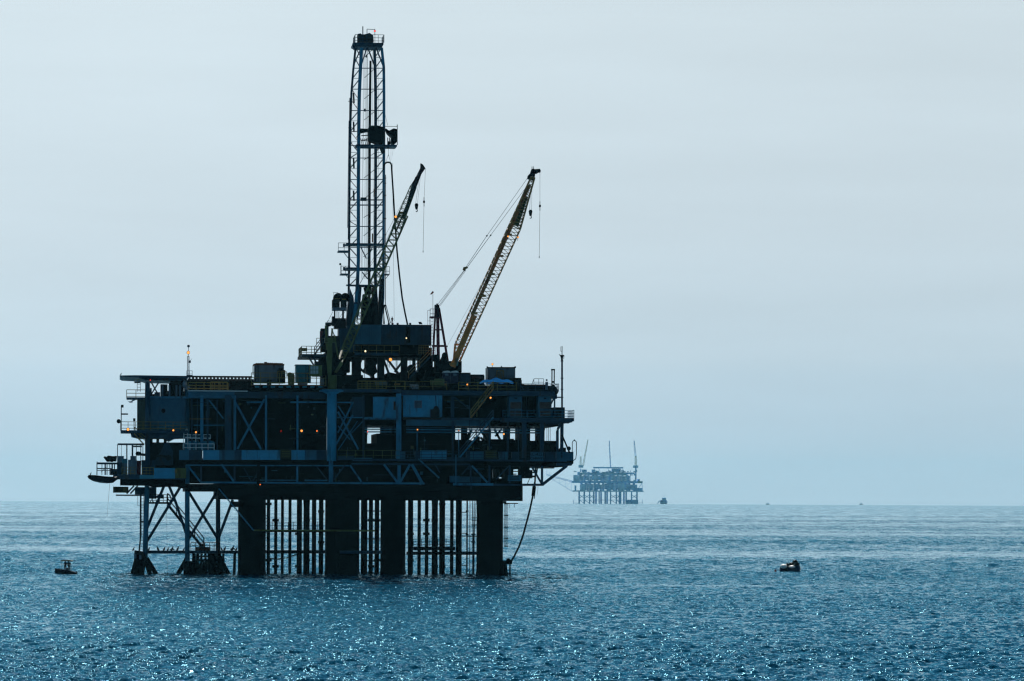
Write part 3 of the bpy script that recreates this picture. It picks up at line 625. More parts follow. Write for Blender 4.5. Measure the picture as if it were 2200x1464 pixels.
for x0, x1, y0, m in ((807, 832, 821, GREY), (848, 860, 824, TAN), (925, 938, 817, OLIVE), (935, 955, 814, OLIVE), (940, 960, 824, TAN), (905, 915, 828, RUSTM), (882, 898, 826, GREY), (690, 696, 812, GREY), (640, 660, 822, GREY), (574, 583, 816, DARK), (620, 632, 803, OLIVE), (1128, 1172, 826.5, RUSTM), (1020, 1027, 812, DARK)):
    MB().bx(x0, y0, x1, 838, 2.5 + rr.random(), 4.5).build('deck_box', m, plat)
# stairs on the right
MB().stair(1060, 836, 1012, 898, -.8, step=3.6).build('stairs', TAN, plat); MB().stair_rail(1060, 836, 1012, 898, -.8, t=.08).build('stair_rail', YELLOW, plat)
MB().stair(1060, 897, 988, 983, -.6, step=3.8).build('stairs', STEEL, plat); MB().stair_rail(1060, 897, 988, 983, -.6, t=.06).build('stair_rail', STEELD, plat)
# ---- left block
lw = MB().bx(314, 855, 399, 924, 1.5, 12)
for k in range(22): lw.bx(317 + k * 3.8, 857, 317.9 + k * 3.8, 922, 1.42, 1.5)
f = lw.build('cladding_wall', WALL, plat)
MB().bx(295, 857, 314, 924, 2, 11).build('cladding_wall', mat('tan_grey_cladding', (0.09, 0.11, 0.09), .6, rust=.3, var=.3), plat, label='drab side wall of the left module')
q = MB(); q.ball(P(351, 883, 1.35), .3, .1, .3); q.build('stain', DARK, f)
MB().tube(P(317, 820, .9), P(317, 1000, .9), .34, n=12).build('deck_post', STEELD, plat, True)
MB().bx(312, 852, 404, 856, .9, 3).build('deck_edge', STEEL, plat)
MB().bx(259, 925, 404, 930.5, .4, 10).build('left_deck', STEELD, plat)
MB().prism([(281, 931), (283, 938), (300, 942), (352, 942), (364, 948), (376, 942), (402, 941), (402, 931)], 1.5, 12).build('deck_girder', STEELD, plat)
q = MB().rail(259, 404, 925, .3, 18, 16, .07).side_rail(259, 925, .4, 8, 17).rail(272, 312, 857, 1, 19, 18, .08).rail(289, 303, 823, 2, 8, 6, .06, 0); q.build('yellow_handrail', YELLOW, plat)
MB().bx(272, 854, 315, 858, 1, 6).build('balcony', STEELD, plat)
q = MB().ladder(298.5, 823, 842, 2).bx(289, 820, 302, 823, 2, 4); q.build('ladder', STEELD, plat)
q = MB().bar(P(260.5, 872, 1), P(260.5, 930, 1), .12).bx(260, 870, 265.5, 876, .8, 1.4).bx(261, 888.5, 275, 891.5, .9, 1.3).bx(286, 899, 291, 905, 1, 1.6).bar(P(288, 905, 1.3), P(288, 924, 1.3), .1).ball(P(255, 905.5, 1), .3, .15, .3); q.build('antenna_post', DARK, plat)
# helideck and its truss
MB().prism([(257, 807), (262, 809.5), (290, 811), (404, 813), (404, 808), (290, 806.5)], 2, 24).build('helideck', STEELD, plat)
q = MB().prism([(298, 812), (312, 817), (402, 819), (402, 812)], 3, 20); q.build('helideck_truss', STEELD, plat)
q = MB().bx(404, 808, 542, 811, 4, 6)
for k in range(18): q.bx(405 + k * 7.6, 811, 409.5 + k * 7.6, 814.5, 4, 5)
q.bx(404, 814.5, 545, 819, 4, 14); q.build('helideck_truss', mat('weathered_grey_steel', (0.05, 0.05, 0.05), .7, rust=.4, var=.4), plat)
q = MB().bar(P(325, 822, 2), P(341, 850, 2), .18).bar(P(341, 822, 2), P(322, 852, 2), .18).bx(322, 834, 326, 852, 2.5, 4).bx(332, 843, 344, 853, 2.5, 5); q.build('cross_brace', STEELD, plat)
q = MB()
for x0, x1, y0 in ((345, 360, 826), (363, 375, 824), (379, 382, 827), (366, 395, 819), (387, 391, 827), (326, 335, 847), (356, 372, 840), (391, 404, 842), (396, 406, 830)): q.bx(x0, y0, x1, 854, 3, 6)
q.build('vent_stacks', DARK, plat)
for x in (349, 364, 379, 387): MB().tube(P(x, 828, 2.6), P(x, 853, 2.6), .14, n=10).build('gas_cylinder', GREY, plat, True)
q = MB().ball(P(396, 826, 2.4), .28, .3, .5).ball(P(402, 834, 2.3), .35, .3, .35); q.build('ventilator', GREY, plat, True)
# space under the left deck and the corner deck
MB().bx(318, 955, 404, 1000, 4, 20).bx(318, 940, 328, 990, 6, 14).bx(336, 943, 342, 960, 6, 8).bx(352, 943, 358, 960, 6, 8).bx(322, 951, 404, 956, 5, 7).build('module_wall', DARK, plat)
q = MB().prism([(326, 1000), (345, 972), (354, 952), (362, 950), (372, 970), (372, 1000)], 2.4, 2.7); q.build('a_frame', STEELD, plat)
q = MB().tube(P(293, 976, 1.6), P(362, 982, 1.6), .18).ball(P(297, 975, 1.6), .4, .3, .3).ball(P(362, 984, 1.6), .4, .3, .4); q.build('boom_arm', DARK, plat)
q = MB().bx(253, 953, 310, 956.5, 2, 5).bx(285, 958, 305, 961, 2.4, 4)
for x, t in ((252.5, .1), (261, .05), (272.5, .16), (284.5, .22), (293, .08), (302.5, .12), (307, .1)): q.bar(P(x, 955, 2.3), P(x, 1000, 2.3), t)
q.build('pipe_frame', STEELD, plat)
MB().stair(288, 932, 308, 954, 1.2, step=3.5).build('stairs', TAN, plat); MB().stair_rail(289, 934, 312, 956, 1.2, t=.08).build('stair_rail', YELLOW, plat)
for x0, x1, y0, m in ((252.5, 266, 980, GREY), (253, 262, 994, STEELD), (262, 274, 986, TEAL), (262, 274, 996, GREY), (275, 294, 988, GREY), (280, 292, 980, GREY), (294, 303, 990, RED), (304, 334, 989, STEELD), (237, 253, 1008, DARK)):
    MB().bx(x0, y0, x1, 1021, 1.5 + rr.random() * .5, 4).build('chemical_tank', m, plat)
q = MB()
for k in range(7): q.bar(P(224 + k * 4.2, 983 + R_.uniform(-3, 3), 2.5), P(232 + k * 2.6, 992, 2.5), .3)
q.prism([(224, 984), (233, 979), (245, 981), (243, 993), (238, 993), (230, 987), (225, 987)], 2, 3); q.build('fender_tyres', DARK, plat)
q = MB().rail(208, 252, 1021, 1, 26, 10, .09, 1).bx(208, 994, 252, 998, 1.5, 4).bx(208, 1006, 240, 1008, 1.3, 4)
for x in (226, 230, 236, 241, 246): q.bar(P(x, 996, 2), P(x, 1021, 2), R_.uniform(.08, .2))
q.bar(P(217, 1015, 1.4), P(228, 1004, 1.4), .08).build('corner_platform', STEELD, plat)
MB().bar(P(208.5, 992, .9), P(208.5, 1021, .9), .1).build('deck_post', STEELD, plat)
MB().bx(243, 1020, 400, 1030, .8, 16).build('corner_deck', STEELD, plat)
q = MB().rail(262, 290, 1021, .7, 17, 10, .07).rail(306, 330, 1021, .7, 16, 8, .06); q.build('yellow_handrail', YELLOW, plat)
MB().bx(331, 1006, 376, 1028.5, .2, .7).build('wind_wall_panel', PANEL, plat); MB().bx(376, 1006, 400, 1028, .3, .9).build('wind_wall_panel', OLIVE, plat)
MB().bx(300, 1021, 332, 1029, .3, .8).build('wind_wall_panel', TEAL, plat)
q = MB().ball(P(378, 1013, .1), .18, .1, .3); q.build('lifebuoy', YELLOW, plat)
for x0, x1 in ((404, 430), (433.6, 462)):
    a_, b = P(x0, 960, 1.2), P(x1, 960, 1.2); r = (b.x - a_.x) / 2; z0 = P(x0, 968, 1.2).z
    MB().lathe(((a_.x + b.x) / 2, 1.2 + r, z0), [(r, 0), (r, 1.1), (r * .8, 1.25), (r * .3, 1.35)], 20).build('mud_tank', PANEL, plat, True)
q = MB().rail(395, 460, 967, .2, 13, 14, .09, 1).rail(395, 452, 943, 1.0, 9, 14, .09, 1).rail(399, 435, 936, 1.6, 1, 20, .12, 0).path([P(393, 965, .6), P(395, 930, .6), P(402, 920, .6), P(404, 965, .6)], .05).bar(P(420.5, 930, .6), P(420.5, 950, .6), .09)
q.bar(P(398, 941, .8), P(452, 943, .8), .12); q.build('white_handrail', WHITE, plat)

# small conduits, cable runs and boxes on the dark bays
rr = random.Random(21)
for x0, y0, x1, y1, w, n in ((406, 858, 500, 930, 7.8, 12), (512, 860, 700, 960, 6.8, 22), (726, 862, 780, 980, 6.8, 8), (865, 934, 970, 984, 5.8, 14), (955, 854, 1080, 896, 3.8, 12), (404, 1004, 1040, 1036, 3.8, 30), (1000, 952, 1110, 984, 5.8, 10)):
    for k in range(n):
        x = rr.uniform(x0, x1 - 4); y = rr.uniform(y0, y1 - 4); m = rr.choice((STEELD, STEELD, DARK, WALL, OLIVE))
        if k % 3 == 0: MB().bx(x, y, min(x1, x + rr.uniform(2, 7)), min(y1, y + rr.uniform(2, 9)), w - .4, w - .01).build('junction_box', m, plat)
        elif k % 3 == 1: MB().bar(P(x, y, w - .3), P(x, min(y1, y + rr.uniform(8, 40)), w - .3), rr.uniform(.05, .14)).build('conduit', m, plat)
        else: MB().bar(P(x, y, w - .2), P(min(x1, x + rr.uniform(10, 50)), y + rr.uniform(-.3, .3), w - .2), rr.uniform(.05, .12)).build('conduit', m, plat)

for x0, x1, y, w, r in ((778, 818, 1098, 10, .09), (778, 818, 1118, 10, .09), (778, 818, 1158, 10, .1), (778, 818, 1205, 10, .09), (976, 1026, 1152, 9, .07)):
    MB().tube(P(x0, y, w), P(x1, y + .5, w), r, n=6).build('guide_frame', BLACK, plat)
for x, w in ((576.5, 6), (592, 9), (641, 7), (659, 8.5), (690, 11), (797, 6), (810, 10), (882, 7.5), (916, 10), (934, 7), (950, 11)):
    for y in rr.sample((1086, 1102, 1121, 1150, 1168, 1207, 1220), 2):
        a_ = P(x, y, w); MB().tube(a_, a_ + Vector((0, 0, .35)), .47, n=10).build('pipe_clamp', BLACK, plat)
# ------------------------------------------------------------------ drilling derrick
D = thing('drilling_derrick', 'tall lattice drilling derrick rising from the middle of the near platform', 'derrick', P(790, 830, 12))
WB = 12.0                                   # depth of the derrick's front leg
LEGS = {'A': (3.5, [(764, 103), (759, 150), (755, 200), (753, 260), (751, 400), (750, 560), (749, 640), (746, 700)]),
        'B': (0.0, [(777, 103), (774.5, 145), (772, 200), (771, 260), (770, 400), (770, 560), (768, 610), (764, 660), (758, 700)]),
        'C': (4.65, [(804.5, 103), (806, 150), (807, 200), (807, 400), (806, 560), (807, 620), (812, 700)]),
        'D': (1.15, [(820, 103), (824.5, 145), (825, 200), (824.5, 400), (824, 560), (823, 640), (818, 700)])}
def leg_at(k, y):
    dw, pts = LEGS[k]
    for (xa, ya), (xb, yb) in zip(pts[:-1], pts[1:]):
        if ya <= y <= yb: return P(xa + (xb - xa) * (y - ya) / (yb - ya), y, WB + dw)
    return P(pts[-1][0], y, WB + dw)
for k, r in (('A', .16), ('B', .25), ('C', .22), ('D', .2)):
    MB().path([P(x, y, WB + LEGS[k][0]) for x, y in LEGS[k][1]], r, 8).build('leg', STEEL if k in 'BD' else STEELD, D)
lev = [147, 192, 238, 283, 313, 340, 386, 430, 441, 487, 532, 577, 615]
for y in lev:
    q = MB()
    for a_, b in (('A', 'B'), ('B', 'D'), ('D', 'C'), ('C', 'A')): q.bar(leg_at(a_, y), leg_at(b, y), .11 if y not in (430, 441) else .16)
    q.build('girt', STEELD, D)
half = [103, 124, 147, 169, 192, 215, 238, 260, 283, 305, 328, 340, 363, 386, 408, 430, 452, 475, 487, 510, 532, 554, 577, 596, 615]
for a_, b, nm in (('A', 'B', 'side_bracing'), ('D', 'C', 'side_bracing'), ('A', 'C', 'rear_bracing')):
    q = MB()
    for k in range(len(half) - 1):
        if nm == 'rear_bracing' and k % 2: continue
        y0, y1 = half[k], half[k + (2 if nm == 'rear_bracing' and k + 2 < len(half) else 1)]
        if a_ == 'A' and b == 'B':
            q.bar(leg_at(a_, y0), leg_at(b, y1), .10) if (k // 2) % 2 == 0 else q.bar(leg_at(b, y0), leg_at(a_, y1), .10)
            q.bar(leg_at(a_, y1), leg_at(b, y1), .06)
        elif nm == 'side_bracing':
            q.bar(leg_at('D', y0), leg_at('C', y1), .10); q.bar(leg_at('C', y1), leg_at('D', y1), .06)
        else: q.bar(leg_at('C', y0), leg_at('A' if False else 'C', y1), .02); q.bar(leg_at('C', y0), leg_at('C', y0).lerp(leg_at('A', y1), .45), .07)
    q.build(nm, STEELD, D)
q = MB()
q.bar(P(788, 103, WB), P(775, 145, WB), .16).bar(P(790, 103, WB), P(806, 145, WB + 3), .16).bar(P(808, 103, WB + 1), P(823, 142, WB + 1.2), .18).bar(P(776, 103, WB), P(760, 140, WB + 3), .12)
q.build('crown_bracing', STEELD, D)
q = MB().bx(759, 92, 824, 96, WB - .5, WB + 5.5).bx(763, 95, 820, 101, WB, WB + 5).bx(758, 92, 761, 103, WB + 1, WB + 3); q.build('crown_platform', STEELD, D)
MB().prism([(769, 90), (769, 73), (775, 72), (778, 75), (788, 73), (794, 71), (802, 76), (803, 90)], WB + 1, WB + 3.5).build('crown_block', BROWN, D)
q = MB().rail(763, 825, 92, WB - .3, 17.5, 12, .06).side_rail(825, 92, WB, WB + 5, 17).side_rail(763, 92, WB, WB + 5, 17); q.build('crown_rail', STEELD, D)
q = MB().bar(P(779.5, 57, WB), P(779.5, 92, WB), .13).bar(P(788.5, 63, WB), P(788.5, 92, WB), .09).bar(P(788.5, 63, WB), P(806, 64, WB), .07).bar(P(805.5, 62, WB), P(805.5, 92, WB), .06); q.build('gin_pole', STEELD, D)
q = MB().tube(P(796, 131, WB + 2), P(794, 300, WB + 2), .16, .2).tube(P(794, 300, WB + 2), P(793, 690, WB + 2), .2); q.build('drill_pipe_stand', BROWN, D)
q = MB()
for xa, xb in ((784, 776), (786, 783), (788, 786), (789, 788), (790, 790), (800, 803), (781, 778), (812, 815)): q.bar(P(xa, 105, WB + 2.2), P(xb, 600, WB + 2.2), .032)
q.bar(P(787, 118, WB + 2), P(787, 124, WB + 2), .2).bar(P(784, 234, WB + 2), P(784, 240, WB + 2), .25).bar(P(781, 425, WB + 2), P(781, 432, WB + 2), .8); q.build('drilling_line', CABLE, D)
q = MB().bar(P(751.5, 211, WB + 3), P(748, 515, WB + 3), .11).bar(P(749.5, 260, WB + 3.2), P(746.5, 490, WB + 3.2), .07)
for y in (218, 275, 307, 355, 405, 487): q.bar(P(748, y, WB + 3), P(757, y, WB + 3), .08)
q.build('standpipe', STEELD, D)
q = MB()
for y in (200, 262, 340, 410): q.bar(P(759.5, y, WB + 1.5), P(760.5, y + 22, WB + 1.5), .22)
q.build('counterweight', DARK, D)
# monkey board
q = MB().bx(765, 311, 853, 314.5, WB - .6, WB + 4).bx(765, 316, 826, 318, WB, WB + .3); q.build('monkey_board', STEELD, D)
MB().prism([(792, 274), (798, 270), (812, 270), (826, 274), (825, 290), (822, 308), (806, 306), (793, 301)], WB - .3, WB + 3).build('weather_tarp', BLACK, D)
q = MB().prism([(829, 276), (836, 281), (846, 276), (853, 278), (853, 305), (846, 311), (840, 306), (842, 294), (833, 286)], WB - .2, WB + 2.5); q.build('weather_tarp', BLACK, D); q = MB().prism([(768, 276), (790, 277), (790, 283), (776, 286), (769, 283)], WB - .2, WB + 1); q.build('weather_tarp', BLACK, D)
q = MB()
for x in (833, 837, 841, 846): q.bar(P(x, 296, WB + .5), P(x, 313, WB + .5), .12)
q.bar(P(826, 272, WB), P(853, 272, WB), .06).bar(P(853.5, 268, WB), P(853.5, 312, WB), .1).bar(P(834, 304, WB), P(834, 320, WB + .2), .25)
for y in (284, 292, 302): q.bar(P(776, y, WB), P(795, y - 1, WB), .13)
for x in (775, 778, 783, 787): q.bar(P(x, 298, WB), P(x + 3, 312, WB), .08)
q.bar(P(765, 296, WB - .2), P(777, 283, WB - .2), .1).bar(P(819, 318, WB), P(824, 330, WB), .5); q.build('board_frame', DARK, D)
q = MB().bar(P(834.5, 314, WB), P(834.5, 336, WB), .04).bar(P(834.5, 332, WB), P(829, 349, WB), .035).bar(P(834.5, 332, WB), P(839, 349, WB), .035).bar(P(840, 314, WB), P(840, 345, WB), .02).bar(P(845, 318, WB), P(843, 335, WB), .02)
q.bar(P(827, 245, WB + 1), P(833, 270, WB), .03).bar(P(843, 350, WB), P(847, 690, WB), .03); q.build('hanging_line', CABLE, D)
# rotary hose with its gooseneck
gn = [(824, 366), (824.5, 358), (827, 351.5), (832, 349), (838, 349.5), (841, 354), (842, 372), (844.5, 410), (848, 470), (853, 540), (858, 590), (864, 640), (870, 672), (875.5, 698)]
MB().path([P(x, y, WB - .4) for x, y in gn], .12, 8).build('rotary_hose', DARK, D, True)
q = MB().bar(P(828.5, 376, WB), P(828, 660, WB), .09)
for y in (383, 394, 420, 470, 505): q.bar(P(823, y, WB), P(830, y, WB), .1)
q.build('standpipe', DARK, D)
# little balconies
q = MB().bx(727, 538.5, 752, 541.5, WB, WB + 3).rail(727, 752, 539, WB, 17, 12, .06, 1); q.bar(P(737, 541, WB), P(749, 556, WB), .1); q.build('balcony', STEELD, D)
q = MB().bx(732, 588, 752, 590.5, WB, WB + 3).rail(732, 752, 588, WB, 16, 10, .06, 1).bx(737, 524, 741, 531, WB + .2, WB + .4).bx(737, 574, 742, 581, WB + .2, WB + .4); q.bar(P(742, 590, WB), P(750, 600, WB), .09)
q.bar(P(733, 570, WB), P(733, 588, WB), .07).ball(P(731, 568, WB), .16); q.build('balcony', STEELD, D)
q = MB().bx(825, 589, 837, 591, WB + 1, WB + 3).rail(825, 837, 589, WB + 1, 16, 6, .06, 1); q.bar(P(835, 591, WB + 1), P(828, 600, WB + 1), .08); q.build('balcony', STEELD, D)
q = MB().bx(744, 523, 826, 526, WB - .2, WB + 4.8).bx(744, 575, 826, 579, WB - .2, WB + 4.8).bx(744, 612, 824, 615, WB - .2, WB + .4).bx(760, 650, 772, 653, WB - .3, WB + .3)
q.bar(P(775, 531, WB), P(787, 556, WB), .14).bar(P(800, 531, WB), P(790, 556, WB), .14).bar(P(778, 585, WB), P(790, 600, WB), .14); q.build('girt', STEELD, D)
for x, y0, y1 in ((804.5, 406, 423), (800.5, 502, 521)): MB().bx(x - 1.3, y0, x + 1.3, y1, WB + 1, WB + 1.4).build('red_marker', mat('salmon_paint', (0.6, 0.2, 0.12), .5), D)
# lower mast machinery
q = MB().prism([(752, 620), (760, 640), (764, 700), (744, 700), (748, 655)], WB + .3, WB + 3).prism([(768, 616), (777, 618), (774, 660), (768, 690), (762, 660)], WB, WB + .8); q.build('mast_foot', STEELD, D)
q = MB().prism([(806, 618), (812, 640), (814, 700), (800, 700), (797, 650)], WB + .3, WB + 3).prism([(818, 600), (825, 600), (823, 660), (818, 700), (812, 700)], WB, WB + 3); q.build('mast_foot', DARK, D)
q = MB().prism([(781, 632), (793, 640), (800, 655), (805, 700), (776, 700), (778, 660)], WB, WB + 3).prism([(782, 618), (798, 616), (799, 632), (786, 636)], WB + .4, WB + 2).bx(764, 614, 806, 617, WB + 1, WB + 2); q.build('drawworks', BLACK, D)
q = MB().prism([(800, 618), (808, 616), (810, 632), (800, 640)], WB + .4, WB + 2); q.build('travelling_block', RUSTM, D)
q = MB().bar(P(823, 655, WB), P(826, 697, WB), .12).bar(P(826, 655, WB), P(836, 697, WB), .16).bar(P(829, 655, WB), P(839, 695, WB), .1).bar(P(825, 655, WB), P(824, 697, WB), .1); q.build('back_brace', DARK, D)
# air intakes on the left
q = MB()
for cx_ in (726, 741):
    c = P(cx_, 640, WB + 1); q.lathe((c.x, WB, c.z), [(.62, 0), (.62, 2.2)], 16, Vector((0, 1, 0)))
q.build('exhaust_drum', BLACK, D, True)
q = MB().bx(717, 641, 730, 664, WB - .2, WB + 2).bx(733, 641, 745, 662, WB - .2, WB + 2).prism([(714, 645), (718, 641), (718, 668), (714, 662)], WB, WB + 1.5); q.build('engine_housing', DARK, D)
MB().bx(715, 661, 745, 667, WB - .5, WB + 2.5).build('engine_platform', GREY, D); q = MB().bx(719, 641, 730, 643, WB - .3, WB + 1).bx(735, 642, 744, 645, WB - .3, WB + 1); q.build('yellow_trim', YELLOW, D)
q = MB()
for x, y0, y1, t in ((719, 667, 700, .2), (724, 667, 700, .08), (737, 667, 700, .25), (728, 670, 690, .08), (717, 630, 641, .05), (745, 667, 705, .1)): q.bar(P(x, y0, WB), P(x, y1, WB), t)
q.bar(P(715, 629, WB), P(726, 629, WB), .05).bx(719, 684, 743, 706, WB, WB + 3).bx(714, 680, 720, 700, WB, WB + 2).prism([(700, 698), (700, 693), (714, 693), (712, 700), (704, 702)], WB, WB + 2).bar(P(715, 670, WB), P(704, 692, WB), .05)
q.build('engine_frame', DARK, D); MB().rail(703, 720, 700, WB, 10, 8, .05, 1).build('engine_rail', DARK, D)
# drill floor, wind wall, substructure
q = MB().bx(762, 697.5, 819, 740, 9, 9.3)
for k in range(14): q.bx(764 + k * 4, 699, 764.8 + k * 4, 738, 8.9, 9)
q.build('wind_wall', WALL, D)
q = MB().bx(819, 698, 926.5, 741, 9, 9.3)
for k in range(13): q.bx(822 + k * 8, 699, 822.8 + k * 8, 739, 8.9, 9)
q.build('wind_wall', STEELD, D)
q = MB().bx(926, 698, 927, 742, 9, 20).bx(762, 698, 926, 699.5, 9, 20); q.build('wind_wall_return', STEELD, D)
MB().bx(872, 703, 881.5, 737, 8.8, 8.9).build('doorway', BLACK, D)
q = MB()
for x in (834, 842, 853, 880): q.bx(x, 694, x + 3.5, 698, 10, 11)
q.prism([(899, 692), (905, 692), (908, 697), (901, 697)], 10, 10.4); q.build('roof_vent', DARK, D)
q = MB().bx(728, 706, 746, 755, 8, 12).bx(746, 700, 764, 757, 9, 13); q.build('doghouse', STEELD, D)
q = MB().bx(690, 706, 701, 756, 9, 12).bx(699, 700, 706, 757, 10, 12).bx(705, 722, 730, 757, 7.8, 12); q.build('control_cabin', DARK, D)
MB().tube(P(690, 712, 8.5), P(690, 735, 8.5), .2).build('fire_bottle', RED, D, True)
q = MB().bx(648, 762, 930, 768, 8, 22).bx(860, 747, 928, 762, 8.2, 20).bx(720, 734, 922, 762, 12, 22).bx(712, 736, 764, 775, 14, 20).prism([(890, 741), (912, 758), (890, 758)], 9, 12).bx(700, 757, 760, 765, 8, 18); q.build('drill_floor', BLACK, D)
MB().bx(762, 758, 858, 764, 7.8, 8).build('floor_edge', STEELD, D); MB().bx(648, 761.5, 700, 766.5, 7.6, 9).build('floor_edge', STEELD, D)
MB().rail(760, 858, 760, 7.8, 18, 16, .05, 1).build('floor_rail', YELLOW, D); MB().rail(900, 935, 762, 8, 20, 5, .07, 3).build('floor_rail', YELLOW, D); MB().rail(680, 700, 742, 7.5, 15, 8, .07, 1).build('floor_rail', YELLOW, D)
q = MB().rail(648, 690, 762, 7.6, 18, 10, .07).side_rail(648, 762, 8, 18, 17).bx(648, 748, 660, 755, 7.5, 7.7)
q.build('floor_rail', YELLOW, D)
MB().stair(676, 762, 705, 722, 7.4, step=3.5).build('stairs', STEELD, D); MB().stair_rail(676, 762, 705, 722, 7.4, t=.08).build('stair_rail', STEELD, D)
q = MB().bar(P(662, 766, 9), P(674, 785, 9), .22).bar(P(672, 766, 9), P(682, 784, 9), .22).bx(668, 765, 690, 770, 9, 12); q.build('floor_bracket', STEELD, D)
for x, t in ((761, .7), (771, .6), (818, .95), (868, .9), (890, .35)):
    MB().bar(P(x, 764, 10), P(x, 842, 10), t).build('substructure_post', DARK, D)
q = MB()
for x0, y0, x1, y1, t in ((822, 768, 840, 815, .3), (829, 768, 858, 806, .3), (866, 775, 848, 800, .3), (772, 790, 783, 801, .3), (780, 768, 772, 788, .12), (780, 798, 790, 780, .2)): q.bar(P(x0, y0, 9.5), P(x1, y1, 9.5), t)
for x, y0 in ((783, 764), (832, 764), (851, 764), (853, 764), (881, 764), (862, 785)): q.bar(P(x, y0, 9.8), P(x, 830, 9.8), .07)
q.bar(P(836, 783, 9), P(836, 790, 9), .1); q.build('substructure_brace', DARK, D)
q = MB().prism([(787, 764), (811, 764), (812, 778), (808, 786), (811, 800), (804, 806), (806, 820), (797, 806), (787, 801), (786, 790)], 11, 15).prism([(822, 830), (823, 806), (836, 800), (850, 803), (862, 799), (873, 806), (880, 797), (900, 800), (940, 796), (960, 796), (960, 830)], 11, 15)
q.bx(740, 806, 780, 830, 9, 16).bx(740, 764, 752, 800, 10, 14).bx(778, 812, 824, 840, 9, 14).bx(899, 768, 930, 812, 11, 14).prism([(916, 795), (940, 785), (948, 798), (948, 815), (910, 815)], 8, 10); q.build('blowout_preventer', BLACK, D)
q = MB().lathe((P(888, 0, 10).x, 10, P(888, 793, 10).z), [(.55, 0), (.62, .25), (.55, .5)], 16, Vector((0, 1, 0))); q.bar(P(888, 766, 10), P(888, 786, 10), .3); q.build('hose_reel', DARK, D)
MB().stair(926, 766, 878, 815, 7, step=3.2).build('stairs', STEELD, D); MB().stair_rail(926, 766, 878, 815, 7, t=.08).build('stair_rail', TAN, D)
q = MB().bx(720, 770, 745, 838, 9, 14).bx(690, 768, 716, 838, 8, 12); q.build('pump_skid', BLACK, D)

# ------------------------------------------------------------------ cranes
def hook_set(pfx, owner, tip, hook, ball, end, w):
    q = MB().bar(P(*tip, w), P(hook[0] - 2, hook[1], w), .03).bar(P(tip[0] + 2, tip[1] + 1, w), P(hook[0] + 2, hook[1], w), .03); q.build('hoist_rope', CABLE, owner)
    q = MB().prism([(hook[0] - 4, hook[1] + 3), (hook[0] - 2, hook[1]), (hook[0] + 2, hook[1]), (hook[0] + 4, hook[1] + 3), (hook[0] + 2.2, hook[1] + 13), (hook[0] - 2.2, hook[1] + 13)], w - .15, w + .15)
    q.path([P(hook[0] + a_, hook[1] + b, w) for a_, b in ((0, 13), (1.8, 15), (1.6, 17.5), (0, 18.5), (-1.7, 17.5))], .06); q.build('hook_block', BLACK, owner)
    x0, y0 = ball[2], ball[3]
    q = MB().bar(P(x0, y0, w), P(ball[0], ball[1], w), .035).bar(P(ball[0], ball[1], w), P(end[0], end[1], w), .04); q.bar(P(end[0], end[1] - 4, w), P(end[0], end[1], w), .09); q.build('whip_line', CABLE, owner)
    q = MB().ball(P(ball[0], ball[1], w), .16, .16, .2).bar(P(ball[0], ball[1] - 10, w), P(ball[0], ball[1] + 10, w), .09); q.build('headache_ball', BLACK, owner)
C1 = thing('pedestal_crane', 'olive green pedestal crane with its dark boom tip leaning right in front of the derrick', 'crane', P(713, 842, -1), 'cranes on the near platform')
c = P(714, 842, -1)
MB().lathe((c.x, -1, c.z - .1), [(.62, 0), (.58, 2.6), (.9, 3), (.9, 3.4)], 20).build('slewing_column', OLIVE, C1, True)
q = MB().prism([(690, 806), (690, 790), (702, 770), (716, 760), (733, 775), (737, 806)], -2, 1.5).bx(686, 770, 704, 806, -1.5, 2); q.build('machinery_house', BLACK, C1)
f = MB().bx(665, 785, 692, 808, -2.6, -1).build('cab', OLIVE, C1)
q = MB()
for x in (667, 673, 679):
    for y in (787, 796): q.bx(x, y, x + 4.8, y + 7.6, -2.65, -2.59)
q.build('window', PALE, f)
q = MB().bx(671, 806, 695, 809, -2.4, 0).bx(676, 777, 690, 785, -1.8, -.6); q.build('cab_base', DARK, C1)
q = MB().prism([(706, 735), (714, 735), (714, 765), (712, 806), (704, 806), (701, 770)], -2.2, -1.8); q.bar(P(718, 720, -1), P(727, 770, -1), .22).bar(P(714, 706, -1), P(711, 740, -1), .22).bar(P(700, 700, -1), P(703, 752, -1), .3).bx(698, 726, 722, 736, -2.2, -1).bar(P(712, 706, -1), P(722, 730, -1), .12)
q.prism([(733, 775), (737, 782), (724, 802), (718, 800)], -2.2, -1.8); q.build('gantry', OLIVE, C1)
for d0, d1, a0, a1, n in (((722, 799), (742, 752), .25, .8, 3), ((742, 752), (866, 464), .95, 1.15, 22)):
    MB().lattice(P(*d0, -1), P(*d1, 4), a0, a1, n, .08, .04).build('boom_lattice', OLIVE, C1)
q = MB().bar(P(850, 500, 3.6), P(905, 364, 4.6), .2); q.prism([(861, 470), (870, 468), (905, 376), (893, 380), (884, 402), (872, 445)], 3.9, 4.9); q.build('boom_section', DARK, C1)
MB().prism([(884, 396), (891, 402), (906, 374), (914, 362), (909, 354), (904, 351), (904, 360), (897, 376)], 3.8, 5).build('boom_tip', mat('dark_maroon_paint', (0.03, 0.008, 0.014), .6), C1)
MB().lattice(P(852, 492, 4), P(888, 402, 4.5), 1.2, .8, 8, .05, .03).build('boom_lattice', OLIVE, C1)
q = MB().bx(857, 455, 872, 459, 4, 4.6).bx(866, 464, 871, 471, 4, 4.8); q.bar(P(853, 470, 4), P(862, 462, 4), .2); q.build('boom_walkway', TAN, C1)
q = MB().bar(P(903, 362, 4), P(826, 510, 3), .03).bar(P(826, 510, 3), P(722, 706, -1), .03).bar(P(893, 385, 4), P(832, 512, 3), .03).bar(P(832, 512, 3), P(716, 706, -1), .03); q.build('pendant_line', CABLE, C1)
